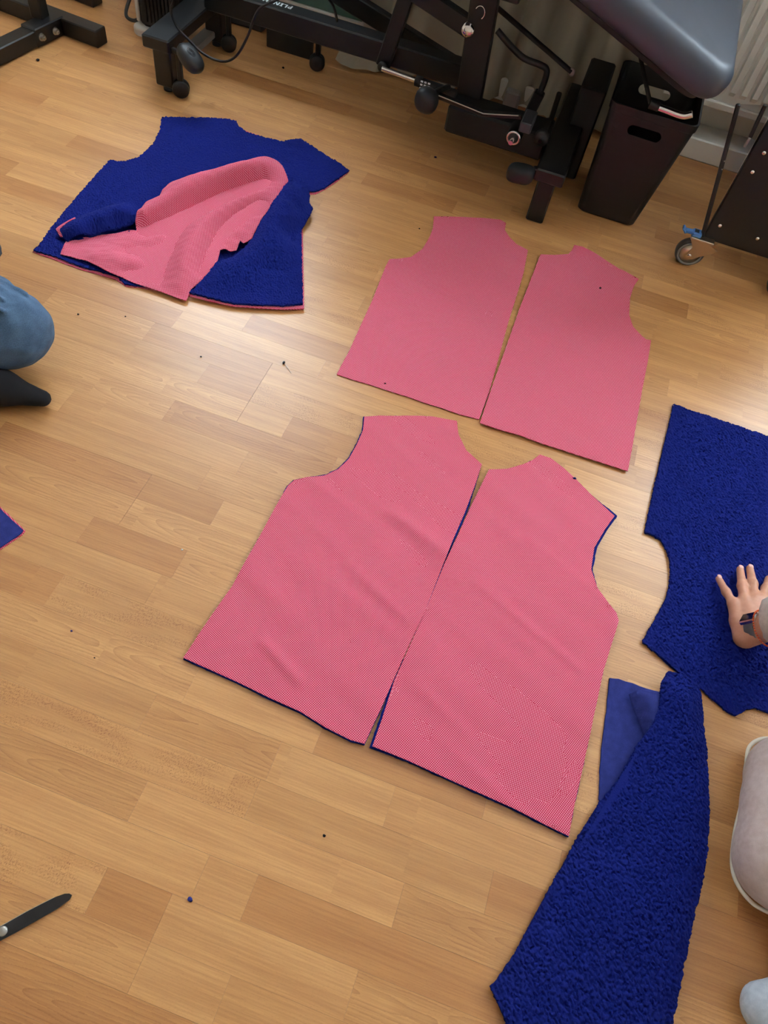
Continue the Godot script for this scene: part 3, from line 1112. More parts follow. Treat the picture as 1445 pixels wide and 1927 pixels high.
	# cable looping from the hand control
	obj("cable", tube(curve([Vector3(-1.17, 0.45, -2.1), Vector3(-1.192, 0.26, -2.08), Vector3(-1.207, 0.209, -2.08), Vector3(-1.193, 0.171, -2.08), Vector3(-1.158, 0.144, -2.08), Vector3(-1.11, 0.117, -2.08), Vector3(-1.051, 0.114, -2.08), Vector3(-1.008, 0.142, -2.08), Vector3(-0.973, 0.201, -2.08), Vector3(-0.951, 0.255, -2.08), Vector3(-0.932, 0.286, -2.08), Vector3(-0.893, 0.312, -2.08), Vector3(-0.848, 0.34, -2.09), Vector3(-0.79, 0.352, -2.12), Vector3(-0.757, 0.316, -2.16), Vector3(-0.765, 0.24, -2.24)], 6), 0.0036, 8), M.rubber, t)
	obj("grey_runner", box(Vector3(-1.255, 0.03, -2.47), Vector3(-1.213, 0.05, -2.235), 0.003), M.grey_plastic, t)
	# small things stored under and behind it
	var gb := thing("green_board", Vector3(-0.9, 0, -2.46), "dark green board with a white edge standing behind the couch beam", "board")
	obj("face", box(Vector3(-1.10, 0.158, -2.47), Vector3(-0.757, 0.6, -2.46), 0.002), M.green, gb)
	obj("edge", box(Vector3(-1.102, 0.140, -2.474), Vector3(-0.755, 0.157, -2.452), 0.002), M.pale, gb)
	obj("stand", box(Vector3(-1.08, 0.0, -2.476), Vector3(-0.92, 0.139, -2.456), 0.002), M.black_matt, gb)
	var ad := thing("power_adapter", Vector3(-0.235, 0, -2.45), "small grey power adapter standing by the curtain behind the couch", "adapter")
	obj("body", box(Vector3(-0.262, 0.03, -2.47), Vector3(-0.214, 0.1, -2.435), 0.005), M.grey_plastic, ad)
	obj("base", box(Vector3(-0.268, 0.0, -2.475), Vector3(-0.208, 0.032, -2.43), 0.004), M.black_plastic, ad)

# ---------------------------------------------------------------- waste bin
func round_ring(cx: float, cz: float, y: float, hx: float, hz: float, r: float) -> PackedVector3Array:
	var ring := PackedVector3Array()
	for q in 4:
		for k in 7:
			var a := PI / 2 * q + PI / 2 * k / 6.0
			ring.append(Vector3(cx + (hx - r) * signf(sin(PI / 2 * q + PI / 4)) + sin(a) * r, y, cz + (hz - r) * signf(cos(PI / 2 * q + PI / 4)) + cos(a) * r))
	return ring

func waste_bin() -> void:
	var t := thing("waste_bin", Vector3(0.155, 0, -2.2), "tall black plastic waste bin with cut-out handle slots under the tilted pad", "waste bin")
	var comb := CSGCombiner3D.new()
	comb.name = "bin_body"
	t.add_child(comb)
	var outer := CSGMesh3D.new()
	var st := begin()
	loft(st, [round_ring(0.153, -2.195, 0.0, 0.080, 0.098, 0.018), round_ring(0.153, -2.195, 0.006, 0.0862, 0.105, 0.02), round_ring(0.1658, -2.2125, 0.296, 0.1145, 0.1275, 0.022), round_ring(0.1658, -2.2125, 0.298, 0.1175, 0.1305, 0.024), round_ring(0.1665, -2.213, 0.318, 0.1185, 0.1315, 0.024)], true, false)
	outer.mesh = done(st)
	outer.material = M.black_plastic
	outer.position = -t.position
	comb.add_child(outer)
	var inner := CSGMesh3D.new()
	st = begin()
	loft(st, [round_ring(0.153, -2.195, 0.012, 0.082, 0.10, 0.018), round_ring(0.1665, -2.213, 0.33, 0.115, 0.128, 0.022)], true, false)
	inner.mesh = done(st)
	inner.material = M.black_plastic
	inner.operation = CSGShape3D.OPERATION_SUBTRACTION
	inner.position = -t.position
	comb.add_child(inner)
	# handle slots through the front and the back
	for e in [[0.161, 0.264, -2.16, -1.9], [0.160, 0.262, -2.5, -2.25]]:
		var slot := CSGMesh3D.new()
		st = begin()
		var ring_a := PackedVector3Array()
		var ring_b := PackedVector3Array()
		for k in 24:
			var a := TAU * k / 24.0
			var sx := 0.032 if cos(a) >= 0.0 else -0.032
			ring_a.append(Vector3(e[0] + sx + cos(a) * 0.0135, e[1] + sin(a) * 0.0135, e[2]))
			ring_b.append(Vector3(e[0] + sx + cos(a) * 0.0135, e[1] + sin(a) * 0.0135, e[3]))
		loft(st, [ring_a, ring_b])
		slot.mesh = done(st)
		slot.material = M.black_plastic
		slot.operation = CSGShape3D.OPERATION_SUBTRACTION
		slot.position = -t.position
		comb.add_child(slot)
	# moulded smile beside the front slot
	st = begin()
	var zf := -2.0848
	var smile := PackedVector3Array()
	for k in 9:
		var a := PI + PI * k / 8.0
		smile.append(Vector3(0.084 + cos(a) * 0.0085, 0.263 + sin(a) * 0.007, zf + 0.0005))
	add_tube(st, smile, 0.0009, 6)
	for s in [-1, 1]:
		add_lathe(st, Vector3(0.084 + s * 0.004, 0.2675, zf - 0.001), Vector3(0, 0, 1), [[0.0014, 0.0], [0.0014, 0.002]], 8)
	obj("moulded_smile", done(st), M.black_matt, t)

# ---------------------------------------------------------------- trolley at the right
func castor(parent: Node3D, c: Vector3, r: float, trail: float) -> void:
	var w := obj("wheel", lathe(c + Vector3(0, 0, -0.014), Vector3(0, 0, 1), [[0.01, 0.0], [r - 0.012, 0.0], [r - 0.004, 0.002], [r, 0.008], [r, 0.020], [r - 0.004, 0.026], [r - 0.010, 0.0275], [r - 0.012, 0.027], [0.01, 0.027]], 32), M.tyre, parent)
	var ring := PackedVector3Array()
	for k in 33:
		var a := TAU * k / 32.0
		ring.append(c + Vector3(cos(a) * (r - 0.0095), sin(a) * (r - 0.0095), 0.0138))
	obj("tyre_edge", tube(ring, 0.0028, 8), M.tyre_ring, w)
	obj("wheel_disc", lathe(c + Vector3(0, 0, 0.011), Vector3(0, 0, 1), [[r - 0.013, 0.0], [r - 0.013, 0.003], [0.008, 0.0045], [0.004, 0.0045]], 28), M.zinc, w)
	# fork cheek: a rounded plate narrowing to the wheel axle
	for side in [1.0, -1.0]:
		var st := begin()
		var out := [Vector2(-0.022, 0.052), Vector2(0.0, 0.051), Vector2(0.03, 0.048), Vector2(0.062, 0.036), Vector2(0.05, 0.02), Vector2(0.028, 0.006), Vector2(0.012, -0.008), Vector2(0.0, -0.011), Vector2(-0.009, -0.005), Vector2(-0.006, 0.008), Vector2(-0.003, 0.025), Vector2(-0.012, 0.038)]
		var a := PackedVector3Array()
		var b := PackedVector3Array()
		for p in out:
			a.append(c + Vector3(p.x + trail, p.y, side * 0.0185 - 0.001))
			b.append(c + Vector3(p.x + trail, p.y, side * 0.0185 + 0.001))
		a.reverse()
		b.reverse()
		loft(st, [a, b], true, false)
		obj("fork", done(st), M.zinc, parent)
	var bt := obj("axle", lathe(c + Vector3(0, 0, 0.0195), Vector3(0, 0, 1), [[0.006, 0.0], [0.006, 0.002], [0.0035, 0.004]], 6, false), M.chrome, parent)
	bt.set_meta("label", "bright axle bolt")
	obj("fork_crown", box(c + Vector3(-0.02 + trail, 0.046, -0.022), c + Vector3(0.045 + trail, 0.054, 0.022), 0.003), M.zinc, parent)

func trolley() -> void:
	var t := thing("trolley", Vector3(0.54, 0, -2.15), "black trolley with a screwed side panel and swivel castors beside the radiator", "trolley")
	obj("side_panel", box(Vector3(0.414, 0.088, -2.02), Vector3(0.80, 0.72, -2.0), 0.002), M.black, t)
	obj("side_panel", box(Vector3(0.62, 0.088, -2.47), Vector3(0.95, 0.72, -2.45), 0.002), M.black, t)
	for y in [0.1, 0.4, 0.7]:
		obj("shelf", box(Vector3(0.62, y, -2.45), Vector3(0.80, y + 0.016, -2.02), 0.002), M.black, t)
	for p in [[0.443, 0.344], [0.442, 0.293], [0.439, 0.136], [0.544, 0.133]]:
		obj("screw", lathe(Vector3(p[0], p[1], -2.0005), Vector3(0, 0, 1), [[0.0052, 0.0], [0.0052, 0.001], [0.0035, 0.0024], [0.001, 0.003]], 14), M.chrome, t)
	castor(t, Vector3(0.402, 0.04, -2.0), 0.04, 0.0)
	castor(t, Vector3(0.668, 0.04, -1.985), 0.04, 0.02)
	castor(t, Vector3(0.68, 0.04, -2.44), 0.04, 0.0)
	castor(t, Vector3(0.88, 0.04, -2.44), 0.04, 0.0)
	# blue brake pedal on the front castor
	var br := obj("brake_pedal", box(Vector3(0.382, 0.092, -2.012), Vector3(0.407, 0.104, -1.984), 0.003), M.blue_plastic, t)
	br.set_meta("label", "light blue brake pedal")
	obj("pedal_tongue", bar(Vector3(0.353, 0.104, -1.999), Vector3(0.366, 0.092, -1.999), 0.006, 0.02, Vector3(0, 0, 1), 0.002), M.blue_plastic, br)
	obj("pedal_neck", bar(Vector3(0.362, 0.096, -1.999), Vector3(0.386, 0.098, -1.999), 0.008, 0.016, Vector3(0, 0, 1), 0.002), M.blue_plastic, br)
	obj("pedal_slot", box(Vector3(0.386, 0.1038, -2.006), Vector3(0.398, 0.1046, -1.991), 0.0002), M.black_matt, br)
	# slanting struts with a smoked panel between them and the side panel
	var s1 := obj("strut", bar(Vector3(0.412, 0.092, -2.0), Vector3(0.336, 0.42, -2.03), 0.011, 0.012), M.black, t)
	for p in [[0.409, 0.108], [0.404, 0.128], [0.373, 0.272], [0.369, 0.292]]:
		obj("rivet", lathe(Vector3(p[0], p[1], -1.9985 - (p[1] - 0.09) * 0.09), Vector3(0, 0, 1), [[0.003, 0.0], [0.002, 0.0045]], 10), M.steel, s1)
	var s2 := obj("strut", bar(Vector3(0.398, 0.36, -2.02), Vector3(0.392, 0.44, -2.02), 0.009, 0.01), M.black, t)
	obj("clip", bar(Vector3(0.3955, 0.338, -2.014), Vector3(0.397, 0.362, -2.014), 0.007, 0.006), M.steel, s2)
	var st := begin()
	var a := PackedVector3Array([Vector3(0.413, 0.095, -2.012), Vector3(0.413, 0.44, -2.025), Vector3(0.336, 0.42, -2.03)])
	tri(st, a[0], a[2], a[1])
	obj("smoked_pane", done(st), M.smoked, t)

# ---------------------------------------------------------------- stand at the far left
func rack_stand() -> void:
	var t := thing("rack_stand", Vector3(-1.74, 0, -2.18), "black square-tube stand base with bolted feet on the floor by the couch", "stand")
	obj("foot_bar", bar(Vector3(-2.5, 0.026, -2.26), Vector3(-1.508, 0.026, -2.163), 0.05, 0.05, Vector3(0, 1, 0), 0.003), M.black, t)
	obj("foot_bar", bar(Vector3(-2.45, 0.026, -2.48), Vector3(-1.655, 0.026, -2.385), 0.05, 0.05, Vector3(0, 1, 0), 0.003), M.black, t)
	obj("cross_bar", bar(Vector3(-1.66, 0.026, -2.185), Vector3(-1.755, 0.026, -1.60), 0.05, 0.045, Vector3(0, 1, 0), 0.003), M.black, t)
	obj("sleeve", bar(Vector3(-1.662, 0.028, -2.17), Vector3(-1.683, 0.028, -2.045), 0.056, 0.052, Vector3(0, 1, 0), 0.003), M.black, t)
	obj("upright", bar(Vector3(-1.69, 0.05, -2.125), Vector3(-1.69, 1.3, -2.125), 0.04, 0.04, Vector3(0, 0, 1), 0.003), M.black, t)
	for p in [[-1.64, -2.115], [-1.652, -2.06]]:
		obj("bolt", lathe(Vector3(p[0], 0.028, p[1]), Vector3(0.985, 0, 0.16).normalized(), [[0.011, 0.0], [0.011, 0.003], [0.008, 0.0035], [0.008, 0.011], [0.004, 0.012], [0.004, 0.016]], 12, false), M.steel, t)

# ---------------------------------------------------------------- fan heater at the end of the couch
func heater() -> void:
	var t := thing("heater", Vector3(-1.35, 0, -2.33), "black ribbed heater with a pale edge behind the end of the couch", "heater")
	obj("housing", box(Vector3(-1.448, 0.028, -2.42), Vector3(-1.285, 0.5, -2.29), 0.012), M.black_matt, t)
	for k in 9:
		obj("rib", box(Vector3(-1.42 + k * 0.013, 0.05, -2.29), Vector3(-1.413 + k * 0.013, 0.48, -2.283), 0.0015), M.black_matt, t)
	obj("side_trim", box(Vector3(-1.458, 0.04, -2.41), Vector3(-1.447, 0.49, -2.292), 0.004), M.pale, t)
	obj("base", cushion(Vector3(-1.40, 0.014, -2.34), Vector3(1, 0, 0), Vector3(0, 0, 1), Vector3(0, 1, 0), 0.075, 0.065, 0.028, 0.03, 0.009), M.pale, t)
	obj("cord", tube(curve([Vector3(-1.45, 0.05, -2.33), Vector3(-1.475, 0.03, -2.31), Vector3(-1.515, 0.03, -2.325), Vector3(-1.535, 0.05, -2.39), Vector3(-1.52, 0.11, -2.46), Vector3(-1.49, 0.2, -2.55)], 6), 0.0055, 8), M.rubber, t)
	var bx := thing("storage_case", Vector3(-1.2, 0, -2.55), "dark grey case standing behind the couch end", "case")
	obj("body", box(Vector3(-1.285, 0.0, -2.568), Vector3(-1.125, 0.36, -2.53), 0.008), mat(rgb(52, 52, 56), 0.6), bx)
	obj("lid_rim", box(Vector3(-1.29, 0.30, -2.57), Vector3(-1.12, 0.315, -2.525), 0.003), M.black, bx)

# ---------------------------------------------------------------- cut vest pieces
func folds(s: int, amp: float, turn: float) -> Callable:
	var n := noise(s, 1.0, FastNoiseLite.TYPE_SIMPLEX_SMOOTH, 2)
	var c := cos(turn)
	var d := sin(turn)
	return func(x: float, z: float) -> float:
		return amp * n.get_noise_2d((x * c + z * d) * 2.2, (-x * d + z * c) * 11.0)

func ridge(x: float, z: float, r: Array) -> float:
	# soft crease from (r0, r1) to (r2, r3), height r4, half width r5
	var p := Vector2(x, z)
	var q := Geometry2D.get_closest_point_to_segment(p, Vector2(r[0], r[1]), Vector2(r[2], r[3]))
	var d: float = p.distance_to(q) / r[5]
	return r[4] * exp(-d * d)

func vests() -> void:
	# pink fronts at the back: a single layer on the left, two layers on the right
	var f1 := folds(201, 0.0012, 0.3)
	var o := obj("fabric_cutout", cloth(pts2([-0.3052, -1.8439, -0.2371, -1.8798, -0.1748, -1.9099, -0.1297, -1.9266, -0.1103, -1.9191, -0.1058, -1.8854, -0.0861, -1.8607, -0.0605, -1.8397, -0.0255, -1.83, -0.0153, -1.7299, -0.0116, -1.627, -0.0088, -1.5199, -0.0023, -1.4032, 0.0052, -1.2542, 0.0038, -1.1709, -0.0398, -1.1658, -0.0795, -1.1664, -0.1243, -1.1646, -0.1642, -1.1653, -0.2093, -1.1635, -0.2606, -1.1629, -0.2998, -1.16, -0.3367, -1.16, -0.3372, -1.1828, -0.3372, -1.246, -0.3419, -1.3414, -0.3467, -1.4428, -0.3582, -1.579, -0.3581, -1.6079, -0.336, -1.6208, -0.3099, -1.6425, -0.2917, -1.6909, -0.2891, -1.7489, -0.2923, -1.7937]), func(x: float, z: float) -> float: return 0.0026 + maxf(-0.001, f1.call(x, z)), 0.0012, 0.008, 0.12), M.gingham)
	tag(o, "pink gingham vest front, single layer, beside the double-layered one near the couch", "fabric piece")
	var t := thing("fabric_cutout", Vector3(0.15, 0, -1.45), "pink gingham vest front lying on a second shifted layer, near the bin", "fabric piece")
	var f2 := folds(203, 0.001, 0.25)
	obj("lower_layer", cloth(pts2([0.0168, -1.814, 0.0603, -1.851, 0.0838, -1.8706, 0.0898, -1.8935, 0.0918, -1.9202, 0.1152, -1.9248, 0.1513, -1.9153, 0.196, -1.8935, 0.247, -1.8701, 0.2839, -1.8566, 0.2781, -1.8155, 0.2762, -1.7669, 0.2831, -1.6987, 0.2996, -1.6576, 0.3355, -1.6245, 0.3515, -1.6277, 0.3532, -1.5432, 0.3523, -1.446, 0.3509, -1.3541, 0.3523, -1.1797, 0.2919, -1.174, 0.1267, -1.1718, 0.0156, -1.1692, 0.015, -1.3087, 0.0156, -1.6214]), func(_x: float, _z: float) -> float: return 0.0018, 0.0012, 0.012, 0.4), M.gingham, t)
	obj("upper_layer", cloth(pts2([0.011, -1.8233, 0.0483, -1.8401, 0.0845, -1.8642, 0.1311, -1.87, 0.1783, -1.8728, 0.2397, -1.8697, 0.287, -1.8539, 0.2795, -1.825, 0.2733, -1.7739, 0.2767, -1.7036, 0.2927, -1.6571, 0.3118, -1.6328, 0.3354, -1.6207, 0.3452, -1.5196, 0.3511, -1.4185, 0.3523, -1.2672, 0.3525, -1.1657, 0.3146, -1.165, 0.2384, -1.1629, 0.1398, -1.1602, 0.1006, -1.1621, 0.0515, -1.1581, 0.0083, -1.1591, 0.007, -1.246, 0.0069, -1.3889, 0.0064, -1.5749, 0.0088, -1.7091]), func(x: float, z: float) -> float: return 0.0066 + maxf(-0.001, f2.call(x, z)), 0.0016, 0.008, 0.12), M.gingham, t)
	# pink fronts in the middle, each on its blue teddy lining
	t = thing("fabric_cutout", Vector3(-0.15, 0, -0.75), "pink gingham vest front on blue teddy lining, wavy near its hem corner", "fabric piece")
	var f3 := folds(205, 0.003, 0.42)
	obj("lining", cloth(pts2([-0.2381, -1.064, -0.2096, -1.0794, -0.1502, -1.1074, -0.0974, -1.1281, -0.0418, -1.1411, -0.0276, -1.1031, 0.0003, -1.0678, 0.0422, -1.0447, 0.0442, -0.9778, 0.0441, -0.9089, 0.0392, -0.8412, 0.0339, -0.7613, 0.0291, -0.6649, 0.02, -0.567, 0.0162, -0.5062, 0.0126, -0.4566, 0.0058, -0.387, -0.0184, -0.3845, -0.0649, -0.389, -0.114, -0.3986, -0.1725, -0.4019, -0.2328, -0.4079, -0.2925, -0.4113, -0.3375, -0.4135, -0.3321, -0.4797, -0.3214, -0.572, -0.3194, -0.6789, -0.3183, -0.7663, -0.3176, -0.8233, -0.3118, -0.8422, -0.2856, -0.8626, -0.2583, -0.881, -0.2398, -0.9052, -0.2289, -0.9417, -0.2268, -0.9843, -0.2277, -1.0267]), func(x: float, z: float) -> float: return 0.0045 + 0.0014 * pile(x, z), 0.004, 0.005, 0.0, 0.0007, 3), M.pile, t)
	obj("face", cloth(pts2([-0.2354, -1.0624, -0.2075, -1.0794, -0.1501, -1.1065, -0.0973, -1.1272, -0.0418, -1.1402, -0.0276, -1.1022, 0.0003, -1.0669, 0.0421, -1.0439, 0.0423, -0.9762, 0.0404, -0.9065, 0.0356, -0.839, 0.0322, -0.7599, 0.029, -0.6643, 0.02, -0.5666, 0.0155, -0.508, 0.0119, -0.4583, 0.0051, -0.3887, -0.0191, -0.3861, -0.0657, -0.3907, -0.1147, -0.4003, -0.1732, -0.4036, -0.2335, -0.4096, -0.2933, -0.413, -0.3383, -0.4152, -0.3319, -0.4793, -0.3211, -0.5715, -0.3192, -0.6784, -0.318, -0.7657, -0.3156, -0.8234, -0.3098, -0.8423, -0.2831, -0.8612, -0.2558, -0.8796, -0.2373, -0.9038, -0.2264, -0.9402, -0.2242, -0.9827, -0.225, -1.0251]), func(x: float, z: float) -> float: return 0.0078 + maxf(-0.0011, f3.call(x, z)) + ridge(x, z, [-0.09, -0.845, 0.08, -0.775, 0.0045, 0.014]) + ridge(x, z, [-0.29, -0.86, -0.12, -0.80, 0.003, 0.012]) + ridge(x, z, [-0.22, -0.49, -0.14, -0.45, 0.005, 0.011]) + ridge(x, z, [-0.14, -0.7, 0.02, -0.62, 0.002, 0.011]), 0.0012, 0.006, 0.42), M.gingham, t)
	t = thing("fabric_cutout", Vector3(0.2, 0, -0.7), "pink gingham vest front on blue teddy lining, blue showing at its armhole", "fabric piece")
	var f4 := folds(207, 0.003, 0.40)
	obj("lining", cloth(pts2([0.06, -1.039, 0.096, -1.0571, 0.1258, -1.0826, 0.1454, -1.1075, 0.1558, -1.1266, 0.1811, -1.1266, 0.2126, -1.1126, 0.2446, -1.0945, 0.2847, -1.0671, 0.3482, -1.0352, 0.334, -0.9933, 0.3194, -0.9375, 0.3194, -0.8819, 0.3357, -0.8428, 0.3623, -0.8168, 0.3803, -0.8024, 0.387, -0.7872, 0.3816, -0.7326, 0.3751, -0.6765, 0.3715, -0.5728, 0.3689, -0.4738, 0.3661, -0.4137, 0.3658, -0.366, 0.3292, -0.3692, 0.2691, -0.3752, 0.2033, -0.3794, 0.1424, -0.3832, 0.0807, -0.3869, 0.0149, -0.3866, 0.015, -0.4348, 0.0146, -0.5111, 0.0219, -0.5723, 0.0294, -0.672, 0.0348, -0.7806, 0.0414, -0.8477, 0.0491, -0.9434]), func(x: float, z: float) -> float: return 0.0045 + 0.0014 * pile(x, z), 0.004, 0.005, 0.0, 0.0007, 4), M.pile, t)
	obj("face", cloth(pts2([0.0599, -1.0381, 0.096, -1.0562, 0.1257, -1.0818, 0.1453, -1.1067, 0.1557, -1.1256, 0.1809, -1.1257, 0.2125, -1.1117, 0.2444, -1.0936, 0.2845, -1.0662, 0.3421, -1.0319, 0.328, -0.99, 0.3135, -0.9343, 0.3161, -0.8799, 0.3354, -0.8422, 0.362, -0.8161, 0.38, -0.8017, 0.3867, -0.7865, 0.3812, -0.732, 0.3748, -0.6759, 0.3709, -0.574, 0.3683, -0.475, 0.3655, -0.4148, 0.3653, -0.3671, 0.3286, -0.3703, 0.2686, -0.3763, 0.2028, -0.3806, 0.1418, -0.3843, 0.0802, -0.3881, 0.0188, -0.3894, 0.019, -0.4377, 0.0172, -0.5117, 0.0219, -0.5719, 0.0294, -0.6715, 0.0347, -0.78, 0.0413, -0.847, 0.0491, -0.9427]), func(x: float, z: float) -> float: return 0.0078 + maxf(-0.0011, f4.call(x, z)) + ridge(x, z, [0.10, -0.76, 0.33, -0.66, 0.003, 0.011]) + ridge(x, z, [0.05, -0.52, 0.16, -0.47, 0.002, 0.011]) + ridge(x, z, [0.12, -0.44, 0.30, -0.37, 0.002, 0.011]) + ridge(x, z, [0.18, -0.90, 0.40, -0.80, 0.002, 0.011]), 0.0012, 0.006, 0.42), M.gingham, t)
	# rumpled pile at the left: flat lined back, second back on top with its pink lining turned up
	t = thing("fabric_cutout", Vector3(-0.75, 0, -1.55), "flat blue teddy vest back with pink lining, under the rumpled pink one", "fabric piece")
	obj("lining", cloth(pts2([-1.1549, -1.8822, -0.9915, -1.9774, -0.9463, -1.9615, -0.808, -1.9533, -0.7682, -1.9919, -0.676, -1.9565, -0.5878, -1.9248, -0.601, -1.8656, -0.6165, -1.813, -0.6332, -1.7745, -0.6453, -1.7662, -0.6359, -1.7033, -0.6061, -1.6151, -0.5399, -1.4574, -0.4862, -1.3273, -0.526, -1.3049, -0.588, -1.2786, -0.6402, -1.2591, -0.6971, -1.2501, -0.7466, -1.245, -0.8641, -1.2174, -0.8923, -1.2073, -0.9261, -1.2179, -1.0155, -1.2118, -1.0791, -1.2138, -1.1441, -1.2154, -1.1431, -1.2957, -1.1544, -1.4201, -1.1702, -1.6145, -1.1122, -1.6682, -1.1207, -1.8038]), func(_x: float, _z: float) -> float: return 0.002, 0.0015, 0.014, -0.1, 0.0006, 5), M.gingham, t)
	obj("face", cloth(pts2([-1.1616, -1.8915, -1.1021, -1.9261, -1.0441, -1.9612, -0.9938, -1.9825, -0.9713, -1.9862, -0.9515, -1.9647, -0.9181, -1.9491, -0.8886, -1.9501, -0.8455, -1.9537, -0.8102, -1.9583, -0.7913, -1.9842, -0.7714, -1.9993, -0.7319, -1.9849, -0.6781, -1.9614, -0.6273, -1.9438, -0.5885, -1.9238, -0.6045, -1.8643, -0.6195, -1.8106, -0.6356, -1.7799, -0.6498, -1.7717, -0.6462, -1.7028, -0.6129, -1.6051, -0.5807, -1.5346, -0.5041, -1.3525, -0.5438, -1.3177, -0.5939, -1.2919, -0.6452, -1.27, -0.7014, -1.2595, -0.7502, -1.2528, -0.8335, -1.23, -0.8959, -1.2094, -0.9238, -1.2261, -0.9711, -1.2221, -1.0176, -1.2167, -1.0826, -1.221, -1.1433, -1.2179, -1.1412, -1.2391, -1.1541, -1.315, -1.166, -1.4409, -1.173, -1.5433, -1.1784, -1.6301, -1.1457, -1.6407, -1.1194, -1.6824, -1.117, -1.7569, -1.1339, -1.8296]), func(x: float, z: float) -> float: return 0.0042 + 0.0034 * pile(x, z), 0.0026, 0.0020, 0.0, 0.0016, 6), M.pile, t)
	t = thing("fabric_cutout", Vector3(-0.62, 0, -1.4), "rumpled blue vest back with its pink gingham lining turned up in folds", "fabric piece")
